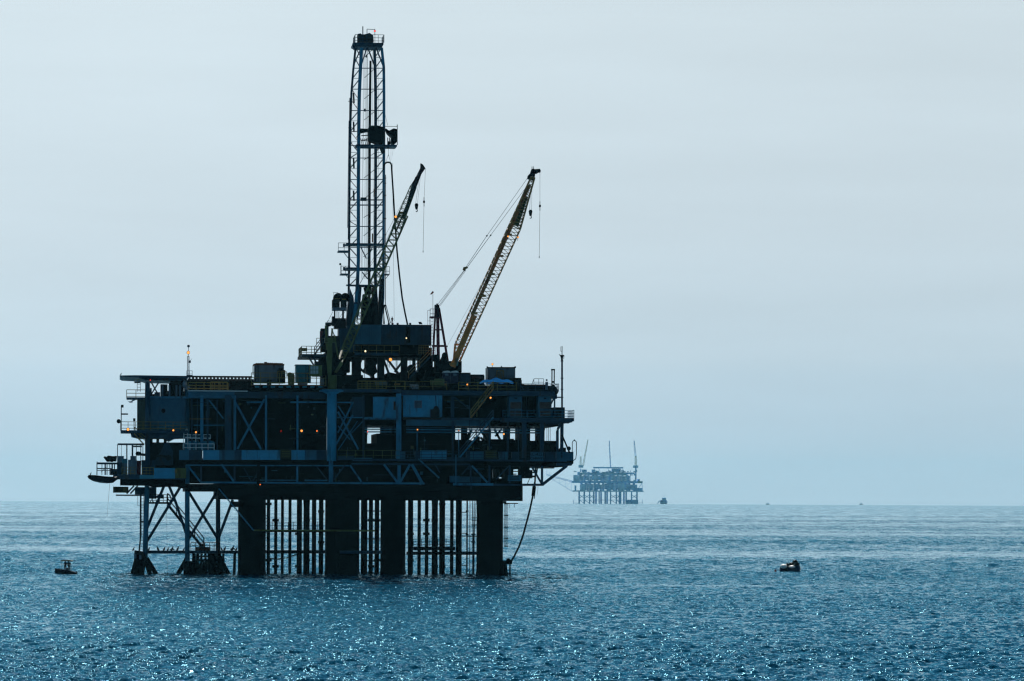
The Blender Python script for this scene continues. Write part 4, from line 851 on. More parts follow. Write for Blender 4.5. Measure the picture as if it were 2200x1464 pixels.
hook_set('a', C1, (901, 380), (895, 437), (911, 434, 914, 362), (909, 543), 4.4)

C2 = thing('pedestal_crane', 'weathered orange and tan pedestal crane with dark red gantry, right of the derrick', 'crane', P(972, 838, 6), 'cranes on the near platform')
c = P(972, 838, 6)
MB().lathe((c.x, 6, c.z), [(1.0, 0), (1.0, 1.8), (1.4, 2.0), (1.4, 2.3)], 20).build('slewing_column', DARK, C2, True)
q = MB().bx(936, 776, 992, 800, 4.5, 8).prism([(945, 776), (952, 764), (960, 764), (962, 776)], 5, 7).ball(P(955, 765, 5), .4, .4, .5).bx(930, 762, 944, 776, 5, 8); q.build('machinery_house', BLACK, C2)
q = MB().bx(977, 770, 984, 786, 4.2, 5.4); q.build('cab', mat('green_glass_cab', (0.10, 0.30, 0.28), .2), C2)
q = MB()
for a_, b, t in (((936, 657), (930, 776), .25), ((940, 657), (942, 790), .42), ((943, 662), (962, 776), .3)): q.bar(P(*a_, 5.5), P(*b, 5.5), t)
for x0, x1, y in ((933, 951, 709), (931, 959, 743), (928, 962, 744.5)): q.bar(P(x0, y, 5.5), P(x1, y, 5.5), .18)
q.build('gantry', RED, C2)
q = MB().bx(934.5, 655, 944, 682, 5, 6.2).ball(P(939, 654, 5.5), .12); q.build('gantry_head', mat('maroon_black_paint', (0.02, 0.006, 0.012), .6), C2)
q = MB().bx(924, 680, 937, 683.5, 5, 6.5).rail(924, 937, 681, 5, 17, 6, .07, 1).ladder(928, 682, 745, 5, .3, .05); q.bar(P(919, 667, 5.2), P(919, 700, 5.2), .05).bar(P(919, 667, 5.2), P(926, 667, 5.2), .05).bar(P(919, 690, 5.2), P(926, 690, 5.2), .04).bar(P(923, 683, 5.2), P(923, 698, 5.2), .05); q.build('gantry_platform', RED, C2)
foot, tip = (974, 790), (1143, 378)
MB().lattice(P(977, 792, 5), P(990, 742, 5), .5, 1.55, 3, .09, .045).build('boom_lattice', ORANGE, C2)
MB().lattice(P(990, 742, 5), P(1106, 488, 4), 1.55, 1.6, 17, .07, .035).build('boom_lattice', TAN, C2)
MB().lattice(P(1106, 488, 4), P(1145, 381, 3.6), 1.55, .5, 8, .09, .05).build('boom_lattice', TAN, C2)
def strip(x0, y0, x1, y1, wd, w, m, nm):
    MB().prism([(x0, y0), (x1, y1), (x1 + wd, y1 + wd * .42), (x0 + wd, y0 + wd * .42)], w, w + .5).build(nm, m, C2)
strip(967, 786, 1014, 675, 11, 4.2, ORANGE, 'boom_walkway'); strip(1013, 672, 1134, 396, 7, 4, mat('brown_tan_paint', (0.32, 0.15, 0.055), .6, rust=.5, var=.35), 'boom_walkway')
q = MB()
for x, y in ((968, 780), (1014, 672), (1051, 587), (1032, 634), (1088, 502), (1070, 548)): q.bx(x - 2, y, x + 12, y + 4, 3.8, 4.6)
q.build('boom_collar', TAN, C2)
MB().prism([(1103, 484), (1114, 487), (1135, 423), (1126, 420)], 4.2, 4.5).build('boom_panel', mat('dark_green_paint', (0.05, 0.09, 0.035), .6), C2)
q = MB().prism([(1134, 384), (1147, 388), (1150, 376), (1148, 363), (1143, 363), (1140, 372), (1135, 377)], 3.4, 4.6).prism([(1147, 364), (1160, 363), (1162, 367), (1161, 371), (1157, 371), (1153, 374), (1149, 373)], 3.6, 4.2)
q.bar(P(1143, 358, 4), P(1143, 366, 4), .08).bar(P(1146.5, 358, 4), P(1146.5, 366, 4), .08); q.build('boom_tip', BLACK, C2)
q = MB()
for a_, b, t in (((1134, 382), (1046, 507), .05), ((1046, 507), (1000, 576), .06), ((1138, 392), (1054, 506), .05), ((1054, 506), (1003, 576), .06), ((998, 580), (940, 655), .05), ((999, 580), (944, 656), .05), ((1001, 581), (946, 657), .05)): q.bar(P(*a_, 4.5), P(*b, 4.8), t)
for x, y in ((1046, 507), (1054, 506)): q.ball(P(x, y, 4.6), .12)
q.bar(P(1040, 600, 4.4), P(962, 742, 4.6), .025); q.build('pendant_line', CABLE, C2)
MB().prism([(994, 580), (996, 574), (1004, 573), (1006, 576), (1001, 579), (999, 583)], 4.6, 4.9).build('bridle_block', TAN, C2)
hook_set('b', C2, (1141, 392), (1140, 451), (1160, 443, 1160, 371), (1158.5, 555), 4)

# ------------------------------------------------------------------ things standing on the platform
def solid(name, label, cat, base, parts, group=None):
    t = thing(name, label, cat, base, group)
    for nm, q, m, *sm in parts: q.build(nm, m, t, bool(sm and sm[0]))
    return t
q = MB().bx(547, 785, 610, 823, 4, 8)
for x in (569, 588): q.bx(x, 785, x + .8, 823, 3.93, 4)
lid = MB().bx(545.5, 782, 611, 785, 3.8, 8.2).bx(568, 778, 574, 782, 5, 6).bx(588, 780, 590, 782, 5, 6)
rr = random.Random(4)
for k in range(14): x = 550 + k * 4.2; lid.bx(x, 780.5 - rr.random(), x + 3, 782, 4.5, 7)
solid('storage_tank', 'pale blue grey tank with a rusty top and a ladder, left of the derrick', 'tank', P(578, 823, 6),
      [('body', q, GREY), ('top', lid, RUSTM), ('ladder', MB().ladder(552, 786, 824, 3.8, .35), DARK), ('vent_pipe', MB().path([P(546, 783, 4), P(543.5, 785, 4), P(543.5, 806, 4)], .06), DARK)])
solid('hopper', 'small dark drum unit with yellow rails beside the rusty topped tank', 'drum', P(608, 824, 3), [('body', MB().lathe((P(608, 0, 3.5).x, 3.5, P(608, 824, 3).z), [(.55, 0), (.55, 1.8)], 14), DARK, True), ('lid', MB().lathe((P(607, 0, 3.5).x, 3.5, P(608, 795, 3).z), [(.32, 0), (.32, .25)], 12), BLACK), ('frame', MB().rail(596, 615, 810, 2.8, 12, 8, .08, 0), YELLOW)])
solid('teal_tank', 'plain teal blue tank between the rusty topped tank and the crane cab', 'tank', P(655, 822, 4), [('body', MB().bx(636, 785, 668, 822, 4, 8).bx(636, 804, 668, 822, 3.9, 4), TEAL), ('rim', MB().bx(635, 783.5, 669, 785, 3.9, 8.1), STEELD), ('ladder', MB().ladder(660, 786, 822, 3.7, .35), DARK)])
solid('winch', 'small olive winch just right of the rusty topped tank', 'winch', P(626, 826, 3), [('drum', MB().lathe((P(626, 0, 3.2).x, 3.0, P(626, 806, 3.2).z), [(.35, 0), (.35, .9)], 12, Vector((0, 1, 0))), OLIVE), ('base', MB().bx(619, 806, 633, 824, 3, 4), OLIVE)])
q = MB().bx(1048, 790, 1107, 826, 8, 12)
for k in range(9): q.bx(1050 + k * 6.4, 791, 1050.8 + k * 6.4, 824, 7.93, 8)
solid('grey_tank', 'grey box tank with flared corners near the right end of the top deck', 'tank', P(1078, 826, 10), [('body', q, GREY), ('rim', MB().prism([(1046, 787), (1050, 789), (1076, 789), (1078, 786), (1079, 789), (1103, 789), (1108, 787), (1109, 791), (1046, 791)], 7.8, 8.2), DARK), ('frame', MB().rail(1067, 1082, 820, 7.5, 24, 7, .09, 0).bar(P(1069, 796, 7.5), P(1073, 820, 7.5), .08).bar(P(1080, 796, 7.5), P(1076, 820, 7.5), .08), YELLOW)])
t = thing('tarpaulin', 'bright blue tarpaulin stretched low in front of the grey tank', 'tarpaulin', P(1068, 822, 3))
q = MB(); i0 = 0; nx, ny = 24, 6
for j in range(ny + 1):
    for i in range(nx + 1):
        f = i / nx; a_ = P(1031 + 72 * f, 823, .6 + j * .4); z = .6 * max(0, math.sin(math.pi * min(1, f * 1.0))) ** .7 * (j / ny) + .12 * math.sin(f * 17 + j); q.v.append(Vector((a_.x, .6 + j * .4, a_.z + z)))
for j in range(ny):
    for i in range(nx): k = j * (nx + 1) + i; q.f.append((k, k + 1, k + nx + 2, k + nx + 1))
q.build('sheet', TARP, t, True)
for x, lb in ((959.5, 'left one of two dark portable toilets under the orange crane'), (977, 'right one of two dark portable toilets under the orange crane')):
    solid('portable_toilet', lb, 'portable toilet', P(x, 824, 3), [('cabin', MB().bx(x - 8.5, 801, x + 8.5, 824, 3, 4.2), mat('navy_plastic', (0.006, 0.012, 0.05), .4)), ('roof', MB().prism([(x - 9, 801), (x - 6, 798), (x + 2, 796.5), (x + 7, 798), (x + 9, 801)], 2.9, 4.3), WHITE), ('vent_panel', MB().bx(x - 3, 803, x + 4, 807.5, 2.94, 3), GREY)], 'portable toilets')
solid('shipping_container', 'dark open skip right of the portable toilets', 'container', P(999, 826, 5), [('body', MB().bx(988, 802, 1011, 830, 4, 7), STEELD), ('rim', MB().bx(987, 801, 1011, 803, 3.9, 7.1), DARK)])
solid('shipping_container', 'low dark container with a reddish panel left of the blue tarpaulin', 'container', P(1025, 826, 5), [('body', MB().bx(1011.5, 807, 1041, 832, 4.5, 7), DARK), ('panel', MB().bx(1014, 809, 1034, 814, 4.43, 4.5), mat('dull_red_panel', (0.09, 0.03, 0.04), .6)), ('lid', MB().bx(1011, 805, 1040, 807, 4.4, 7.1), STEELD)])
t = thing('debris_net', 'small heap of pale crumpled plastic on the top deck edge', 'plastic sheet', P(892, 836, .2)); q = MB(); rr = random.Random(2)
for k in range(26): c = P(883 + rr.random() * 16, 828 + rr.random() * 8, .4 + rr.random()); q.ball(c, .06 + rr.random() * .1, n=5, m=3)
q.build('crumpled_sheet', GREY, t)
# signs
t = thing('name_board', 'dark blue board lettered RC-4257 at the right end of the lower deck', 'sign', P(1153, 990, -.3))
MB().bx(1139, 971, 1167.5, 990.5, -.3, -.2).build('board', WALL, t)
text_part(t, 'RC-4257', 1153.5, 976.6, -.34, .56, BLACK, t); text_part(t, 'CHWY', 1152.5, 985.6, -.34, .56, BLACK, t)
t = thing('warning_board', 'blue warning board lettered DANGER under the lower deck at right', 'sign', P(1105, 1034, -.3))
MB().bx(1091, 1021, 1120, 1034, -.3, -.2).build('board', WALL, t); text_part(t, 'DANGER', 1105.5, 1024.3, -.34, .3, BLACK, t)
q = MB().bx(1095, 1027.3, 1116, 1028.2, -.33, -.3).bx(1095, 1030, 1116, 1030.9, -.33, -.3); q.build('lettering_line', DARK, t)
for x0, x1, y0, y1, lb in ((602, 625.5, 966, 985.5, 'olive notice board on the lower deck left of the big crane pedestal'), (1041, 1068, 967.5, 986, 'olive notice board on the lower deck near the right end')):
    t = thing('notice_board', lb, 'sign', P(x0, y1, -.3), 'olive notice boards'); MB().bx(x0, y0, x1, y1, -.3, -.2).build('board', mat('dark_olive_board', (0.035, 0.035, 0.01), .7), t)
    q = MB()
    for k in range(3): q.bx(x0 + 3, y0 + 3.5 + k * 5, x1 - 2.5, y0 + 5.3 + k * 5, -.33, -.3)
    q.build('lettering_line', mat('dull_yellow_lettering', (0.11, 0.10, 0.025), .7), t)
# masts
t = thing('lamp_mast', 'thin lattice mast with a glowing lamp above the helideck', 'mast', P(404, 838, 2))
q = MB().lattice(P(404.5, 812, 2), P(404.5, 766, 2), .28, .24, 12, .025, .014); q.bar(P(404.5, 766, 2), P(405, 746, 2), .07).ball(P(405, 744, 2), .2, .12, .18); q.bar(P(408, 776, 2), P(413, 771, 2), .04).bx(405, 775, 410, 780, 2, 2.2); q.build('mast', STEELD, t)
q = MB().rail(401, 413, 808, 1.6, 11, 5, .05, 1).bx(401, 806, 414, 808, 1.6, 2.6); q.build('mast_platform', STEELD, t)
t = thing('radio_mast', 'tall slim radio mast with antennas at the right end of the platform', 'mast', P(1207.5, 985, .3))
q = MB().tube(P(1207.5, 765, .3), P(1207.5, 905, .3), .13).tube(P(1207.5, 905, .3), P(1206.5, 985, .3), .24).tube(P(1207.5, 744, .3), P(1207.5, 765, .3), .06)
for y in (775, 812, 836, 853): q.tube(P(1207.5, y, .3), P(1207.5, y + 2, .3), .2)
q.build('pole', STEELD, t, True)
q = MB().prism([(1201, 761), (1204, 763), (1211, 763), (1213, 765), (1210, 767), (1209, 775), (1206, 775), (1205, 767)], .1, .5).bar(P(1204, 745, .3), P(1204.5, 755, .3), .04).bar(P(1205, 755, .3), P(1207, 757, .3), .04).bar(P(1212, 765, .3), P(1211, 772, .3), .06); q.build('antenna', DARK, t)
t = thing('wind_sock', 'small orange wind sock on a thin pole beside the dark red crane gantry', 'wind sock', P(930, 682, 5.2))
MB().bar(P(930, 628, 5.2), P(930, 680, 5.2), .05).build('pole', CABLE, t); q = MB().tube(P(931, 627, 5.2), P(925, 633, 5.2), .14, .08); q.build('sock', REDB, t)
# dark inflatable lifeboat hull hung at the left corner
t = thing('rescue_boat', 'black inflatable rescue boat stowed at the far left corner of the platform', 'boat', P(215, 1037, 0))
q = MB()
L_, prof = [], [(188, .12, 1024), (191, .35, 1026), (200, .6, 1028.5), (215, .7, 1031), (230, .72, 1032), (243, .66, 1031.5), (250, .45, 1028), (256, .3, 1026)]
rows = []
for x, r, yc in prof: c = P(x, yc, 0); rows.append(q.ring(c, Vector((0, 1, 0)), Vector((0, 0, 1)), r * 1.3, r * .62, 12))
for a_, b in zip(rows[:-1], rows[1:]):
    for k in range(12): q.f.append((a_ + k, a_ + (k + 1) % 12, b + (k + 1) % 12, b + k))
q.f.append(tuple(rows[0] + k for k in range(12))[::-1]); q.f.append(tuple(rows[-1] + k for k in range(12)))
q.build('hull', mat('black_rubber', (0.006, 0.006, 0.012), .5), t, True)
MB().path([P(190, 1022.5, -.4), P(205, 1023, -.6), P(225, 1025.5, -.7), P(246, 1026.5, -.5)], .12, 8).build('side_tube', BLACK, t, True)
t = thing('cargo_basket', 'dark olive and yellow cargo basket hung below the left corner deck', 'basket', P(258, 1059, 4)); MB().bx(243, 1046, 276, 1059, 3, 4.6).build('body', mat('dark_olive_paint', (0.03, 0.028, 0.008), .7, var=.5), t); MB().bx(264, 1048, 273, 1056, 2.9, 3).build('panel', mat('dull_yellow_paint', (0.12, 0.08, 0.015), .7), t)
for x0, y0, x1, y1, lb in ((236, 1037, 230, 1109, 'thin line hanging below the black rescue boat'), (358, 1090, 360, 1233, 'thin weighted line hanging between the two left legs')):
    t = thing('hanging_rope', lb, 'rope', P(x1, y1, 1)); q = MB().bar(P(x0, y0, 1), P(x1, y1, 1), .035); q.ball(P(x1, y1, 1), .12 if x0 > 300 else .05); q.build('rope', CABLE, t)
# lit lamps
def lamp(x, y, w, r, lb, m=AMBER, kind='flood_lamp', grp='lit lamps on the near platform', aim=True):
    t = thing(kind, lb, 'lamp', P(x, y, w + .3), grp)
    c = P(x, y, w); k = r * .0625 * .85
    MB().lathe((c.x, w, c.z), [(k * 1.25, 0.02), (k * 1.15, .12), (k * .6, .35), (k * .3, .4)], 14, Vector((0, 1, 0))).build('housing', DARK, t, True)
    MB().ball((c.x, w, c.z), k, k * .5, k, 12, 8).build('lens', m, t, True)
    MB().bar((c.x, w + .2, c.z), (c.x, w + .2, c.z - k - .35), .05).build('bracket', DARK, t)
lamp(404.5, 758, 1.6, 3.4, 'glowing orange lamp on the lattice mast above the helideck')
lamp(275, 923, .2, 3.4, 'bright orange lamp on the left block balcony, at its outer end')
lamp(372.5, 925, .2, 2.4, 'orange lamp on the left deck edge in front of the blue cladding wall')
lamp(421, 929, .5, 2.4, 'orange lamp above the two pale mud tanks')
lamp(648, 926, 5.5, 3.0, 'brighter of two round orange lamps in the dark bay left of the crane pedestal')
lamp(681, 926.5, 5.5, 2.0, 'dimmer of two round orange lamps in the dark bay left of the crane pedestal', AMBER2)
lamp(839, 773, 7, 4.0, 'large orange lamp hanging under the drill floor')
lamp(1004.5, 827, 1.5, 2.6, 'orange lamp on the top deck under the portable toilets and container')
lamp(1054, 855, -.5, 2.4, 'orange lamp beside the yellow railed stairs')
lamp(1082.5, 933, 1, 2.2, 'orange lamp among the pipes below the right cabins')
lamp(1058, 783, 4, 2.4, 'orange lamp above the grey tank')
lamp(559, 1041.5, .5, 1.6, 'tiny orange lamp on the black girder, left of the crane pedestal', AMBER2)
lamp(785, 755, 7.6, 2.4, 'warm white lamp on the drill floor rail', WARM)
lamp(873, 727, 8.5, 1.8, 'small white lamp on the dark wind wall', WARM)
lamp(850, 466, 3.2, 3.0, 'orange lamp on the boom of the olive crane')
lamp(1091.5, 508.5, 3.4, 2.2, 'left one of two orange lamps on the boom of the orange crane')
lamp(1112.5, 510, 3.4, 2.4, 'right one of two orange lamps on the boom of the orange crane')
q = MB().bar(P(1094, 505, 4), P(1113, 507, 4), .05); q.build('lamp_arm', DARK, C2)
lamp(897, 923.5, 1.2, 1.8, 'small orange lamp on the pipe rack, right of the square louvre', AMBER)
lamp(985.5, 926, 1.2, 1.8, 'small orange lamp on the pipe rack by the lower stairs', AMBER)
lamp(790, 928, 2, 1.3, 'tiny red lamp at the left end of the pipe rack', REDL)
lamp(323, 817, 2, 1.3, 'tiny red lamp under the helideck', REDL)
lamp(604, 926.5, 5.5, 1.0, 'faint red lamp deep in the dark bay below the rusty topped tank', REDL)
lamp(805.3, 67, WB, 2.2, 'red beacon on top of the derrick', REDL, 'beacon')
# birds
def bird(x, y, w, s, lb, grp, face=1, wings=False, frame=None):
    t = thing('bird', lb, 'bird', P(x, y, w), grp); c = P(x, y, w)
    q = MB(); rows = []; s *= .9
    for dx, dz, r in ((-.2, -.02, .03), (-.12, .08, .1), (-.04, .2, .15), (.03, .33, .13), (.06, .43, .08), (.07, .5, .06), (.11, .56, .065), (.16, .56, .04), (.22, .55, .01)):
        rows.append(q.ring(c + Vector((dx * s * face, 0, dz * s)), Vector((.8 * face, 0, -.45)), Vector((0, 1, 0)), r * s, r * s, 8))
    for a_, b in zip(rows[:-1], rows[1:]):
        for k in range(8): q.f.append((a_ + k, a_ + (k + 1) % 8, b + (k + 1) % 8, b + k))
    s *= .85
    if wings:
        for sd in (-1, 1):
            i = len(q.v)
            for p_ in ((-.02, .36), (-.3, .3), (-.34, .12), (-.12, .16)):
                q.v.append(c + Vector((sd * abs(p_[0]) * s, 0, p_[1] * s)))
            q.f.append((i, i + 1, i + 2, i + 3))
    q.build('body', DARK, t, True)
    MB().bar(c + Vector((-.02, 0, -.02)), c + Vector((-.02, 0, .12 * s)), .03).build('legs', BLACK, t)
g = 'seabirds perched on the beam between the left legs'
for x, s, f, wg, lb in ((320, 1.0, 1, 0, 'dark seabird hunched against the leftmost leg, on the low beam'), (339, 1.2, -1, 0, 'larger lone dark seabird on the low beam, first one clear of the leftmost leg'), (353, 1.1, 1, 0, 'dark seabird standing tall just left of the hanging weighted line'),
                        (361, .9, 1, 0, 'slim seabird on the low beam just right of the hanging weighted line'), (370, 1.2, 1, 1, 'seabird drying its wings on the low beam between the two left legs'),
                        (382, 1.2, 1, 0, 'stout seabird on the low beam left of the second leg'), (395, .9, 1, 0, 'seabird pressed against the left side of the second leg'),
                        (476, 1.0, -1, 0, 'seabird on the beam just right of the boat landing'), (483, 1.2, 1, 0, 'taller seabird on the beam right of the boat landing'), (500, 1.4, 1, 1, 'seabird spreading its wings beside the first big black leg'), (508, 1.0, 1, 0, 'seabird tucked against the first big black leg')):
    bird(x, 1184, 3.8, s, lb, g, f, wg)
bird(195, 1021, 0, .7, 'tiny seabird standing on the bow of the black rescue boat', None)
bird(260, 806.5, 2.2, .6, 'tiny seabird on the left tip of the helideck', None)
bird(287, 1184, 3.5, 1.0, 'seabird on the corner of the black boat fender', None)
t = thing('bird', 'brown seabird flying past the balcony at the left of the platform', 'bird', P(282, 864, -2)); c = P(281, 864, -2)
q = MB().ball(c, .3, .12, .1); i = len(q.v); q.v += [c + Vector(v) for v in ((-.05, 0, .03), (.35, 0, .38), (.75, 0, .3), (.3, 0, .1), (-.15, .05, .03), (-.5, .3, .2), (-.3, .3, .05))]; q.f += [(i, i + 1, i + 2, i + 3), (i, i + 4, i + 5, i + 6)]
q.build('body', GREY, t, True)

# ------------------------------------------------------------------ people
def person(x, y, w, hgt, lb, shirt, legs, face=0.0, lean=0.0, frame=None):
    c = P(x, y, w); t = thing('person', lb, 'person', c); s = hgt / 1.75
    V_ = [(0, 0, .95), (0, 0, 1.15), (0, 0, 1.38), (0, 0, 1.5), (0, 0, 1.6), (0, 0, 1.7), (.2, 0, 1.4), (.25, -.08, 1.12), (.12, -.26, .98), (-.2, 0, 1.4), (-.25, -.08, 1.12), (-.12, -.26, .98),
          (.1, 0, .9), (.12, -.02, .5), (.13, .02, .07), (.13, -.14, .03), (-.1, 0, .9), (-.12, -.02, .5), (-.13, .02, .07), (-.13, -.14, .03)]
    E_ = [(0, 1), (1, 2), (2, 3), (3, 4), (4, 5), (2, 6), (6, 7), (7, 8), (2, 9), (9, 10), (10, 11), (0, 12), (12, 13), (13, 14), (14, 15), (0, 16), (16, 17), (17, 18), (18, 19)]
    Rr = [.15, .14, .15, .06, .1, .09, .07, .05, .035, .07, .05, .035, .1, .07, .045, .04, .1, .07, .045, .04]
    me = bpy.data.meshes.new('body'); ca, sa = math.cos(face), math.sin(face)
    me.from_pydata([((a_ * ca - b * sa + lean * z) * s, (a_ * sa + b * ca) * s, z * s) for a_, b, z in V_], E_, [])
    o = bpy.data.objects.new('body', me); col.objects.link(o); o.parent = t; me.materials.append(shirt)
    md = o.modifiers.new('skin', 'SKIN'); md.use_smooth_shade = True
    for k, r in enumerate(Rr): me.skin_vertices[0].data[k].radius = (r * s, r * s)
    me.skin_vertices[0].data[0].use_root = True
    o.modifiers.new('sub', 'SUBSURF').levels = 1
    base = BASE[t][0]; q = MB().ball(c + Vector((lean * 1.7 * s, 0, 1.72 * s)), .12 * s, .13 * s, .08 * s, 10, 5); q.build('helmet', legs, t, True)
    return t
person(842.5, 697.5, 9.8, 1.05, 'person in a dark red jacket crouching on the roof behind the wind wall', RED, DARK)
# ------------------------------------------------------------------ far platform, ship, boats, buoy
def sea_point(px, py, cap=12000):
    d = ray(px, py); hor = None; lo = 200.0; y = lo
    while y < cap:
        z = H + d.z * y
        if z <= -(y * y + (d.x * y) ** 2) / (2 * RE): break
        y += 0.5
    return y
def at_dist(px, y):                              # frame standing on the sea at distance y
    d = ray(px, 1085); x = d.x * y; return Frame(x, y, 0.0, -(x * x + y * y) / (2 * RE))
FY = 12300.0
FR = at_dist(1308, FY); K = FY / F
HAZYB = mat('far_hazed_blue_steel', (0.20, 0.52, 0.98), .7, var=.5, nscale=.05); HAZYG = mat('far_hazed_grey_steel', (0.55, 0.76, 0.99), .7, var=.4, nscale=.05); HAZYY = mat('far_yellow_steel', (0.45, 0.40, 0.15), .6, nscale=.05)  # blue and grey made paler and bluer: part of the distance haze is in the colour
HAZYD = mat('far_hazed_dark_steel', (0.08, 0.38, 0.85), .7, var=.3, nscale=.05)  # haze blue put into the darker steel as well
def X(c): return 1170 + c / 7.333                # enlarged crop -> photo pixel
def Y_(c): return 920 + c / 7.333
def fb(q, x0, y0, x1, y1, w0, w1): return q.bx(X(x0), Y_(y0), X(x1), Y_(y1), w0, w1)
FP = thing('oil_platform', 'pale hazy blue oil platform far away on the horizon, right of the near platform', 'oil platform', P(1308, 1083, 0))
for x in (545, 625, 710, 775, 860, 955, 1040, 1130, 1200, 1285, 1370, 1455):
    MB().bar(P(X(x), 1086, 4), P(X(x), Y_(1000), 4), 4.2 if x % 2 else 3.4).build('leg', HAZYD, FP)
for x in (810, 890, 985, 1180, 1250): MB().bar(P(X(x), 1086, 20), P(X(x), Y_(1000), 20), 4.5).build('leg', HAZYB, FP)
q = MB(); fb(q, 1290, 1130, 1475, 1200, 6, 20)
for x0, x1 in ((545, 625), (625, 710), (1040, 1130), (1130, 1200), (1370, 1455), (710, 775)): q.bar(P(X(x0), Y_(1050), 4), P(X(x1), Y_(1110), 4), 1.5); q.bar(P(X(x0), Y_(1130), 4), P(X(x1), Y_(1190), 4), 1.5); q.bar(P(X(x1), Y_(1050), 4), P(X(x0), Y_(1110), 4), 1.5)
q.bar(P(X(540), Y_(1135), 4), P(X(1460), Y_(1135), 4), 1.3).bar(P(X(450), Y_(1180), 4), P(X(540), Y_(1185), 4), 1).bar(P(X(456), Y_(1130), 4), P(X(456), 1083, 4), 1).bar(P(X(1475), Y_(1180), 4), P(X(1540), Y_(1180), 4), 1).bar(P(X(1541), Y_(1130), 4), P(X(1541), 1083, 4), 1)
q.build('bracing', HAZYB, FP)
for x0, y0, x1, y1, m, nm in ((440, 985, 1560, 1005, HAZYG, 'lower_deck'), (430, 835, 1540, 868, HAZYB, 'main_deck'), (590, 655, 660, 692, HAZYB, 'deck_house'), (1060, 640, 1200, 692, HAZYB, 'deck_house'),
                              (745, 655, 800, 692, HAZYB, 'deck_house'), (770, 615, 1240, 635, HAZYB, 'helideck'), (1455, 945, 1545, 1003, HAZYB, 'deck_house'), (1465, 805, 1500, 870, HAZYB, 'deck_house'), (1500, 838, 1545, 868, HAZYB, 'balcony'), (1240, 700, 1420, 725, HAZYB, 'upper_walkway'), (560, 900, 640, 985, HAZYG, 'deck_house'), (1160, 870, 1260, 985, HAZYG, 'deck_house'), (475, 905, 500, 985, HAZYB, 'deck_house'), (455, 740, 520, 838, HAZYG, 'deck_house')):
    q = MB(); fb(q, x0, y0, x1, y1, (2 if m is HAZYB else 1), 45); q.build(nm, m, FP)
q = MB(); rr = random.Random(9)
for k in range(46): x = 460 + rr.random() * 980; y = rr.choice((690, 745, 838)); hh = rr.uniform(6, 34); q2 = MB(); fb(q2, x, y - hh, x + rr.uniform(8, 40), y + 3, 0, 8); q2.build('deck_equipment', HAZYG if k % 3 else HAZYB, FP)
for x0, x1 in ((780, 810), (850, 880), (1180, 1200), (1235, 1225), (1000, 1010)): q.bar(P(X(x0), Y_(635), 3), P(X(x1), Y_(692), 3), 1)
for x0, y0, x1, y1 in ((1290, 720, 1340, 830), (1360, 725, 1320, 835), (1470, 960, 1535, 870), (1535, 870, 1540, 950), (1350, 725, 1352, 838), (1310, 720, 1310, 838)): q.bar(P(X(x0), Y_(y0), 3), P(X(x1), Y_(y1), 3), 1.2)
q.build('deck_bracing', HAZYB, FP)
rr = random.Random(17)
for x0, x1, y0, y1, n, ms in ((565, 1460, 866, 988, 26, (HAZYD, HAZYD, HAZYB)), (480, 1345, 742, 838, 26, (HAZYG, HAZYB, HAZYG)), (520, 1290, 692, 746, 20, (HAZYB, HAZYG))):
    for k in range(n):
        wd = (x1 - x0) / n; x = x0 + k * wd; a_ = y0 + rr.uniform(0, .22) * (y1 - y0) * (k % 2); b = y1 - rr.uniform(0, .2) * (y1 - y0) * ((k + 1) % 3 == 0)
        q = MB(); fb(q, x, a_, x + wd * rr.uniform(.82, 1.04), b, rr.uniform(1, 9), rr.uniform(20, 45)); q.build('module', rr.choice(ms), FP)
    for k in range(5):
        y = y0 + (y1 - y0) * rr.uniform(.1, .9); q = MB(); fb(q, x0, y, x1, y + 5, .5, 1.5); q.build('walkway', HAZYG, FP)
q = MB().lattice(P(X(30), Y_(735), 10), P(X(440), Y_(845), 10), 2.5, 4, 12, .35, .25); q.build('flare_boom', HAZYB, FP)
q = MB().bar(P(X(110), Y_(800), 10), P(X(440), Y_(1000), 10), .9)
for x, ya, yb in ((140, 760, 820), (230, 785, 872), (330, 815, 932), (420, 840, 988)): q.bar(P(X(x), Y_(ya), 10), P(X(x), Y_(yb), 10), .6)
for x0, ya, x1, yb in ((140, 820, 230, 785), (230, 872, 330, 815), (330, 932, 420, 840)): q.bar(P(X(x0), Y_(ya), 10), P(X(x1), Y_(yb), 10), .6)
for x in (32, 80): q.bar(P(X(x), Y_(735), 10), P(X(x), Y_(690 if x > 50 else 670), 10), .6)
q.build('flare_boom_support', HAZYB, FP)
g = 'cranes on the far hazy platform'
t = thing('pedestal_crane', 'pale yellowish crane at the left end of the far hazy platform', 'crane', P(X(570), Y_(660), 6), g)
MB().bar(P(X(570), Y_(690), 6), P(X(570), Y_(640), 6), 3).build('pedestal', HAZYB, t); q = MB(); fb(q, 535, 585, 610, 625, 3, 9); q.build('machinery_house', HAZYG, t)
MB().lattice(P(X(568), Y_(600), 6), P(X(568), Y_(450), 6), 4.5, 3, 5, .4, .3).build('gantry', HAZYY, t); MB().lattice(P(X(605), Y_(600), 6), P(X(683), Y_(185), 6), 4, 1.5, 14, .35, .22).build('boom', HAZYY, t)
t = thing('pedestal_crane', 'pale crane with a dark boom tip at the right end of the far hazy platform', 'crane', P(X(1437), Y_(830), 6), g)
MB().bar(P(X(1437), Y_(835), 6), P(X(1437), Y_(625), 6), 4).build('pedestal', HAZYB, t); q = MB(); fb(q, 1395, 590, 1475, 628, 3, 9); q.build('machinery_house', HAZYG, t)
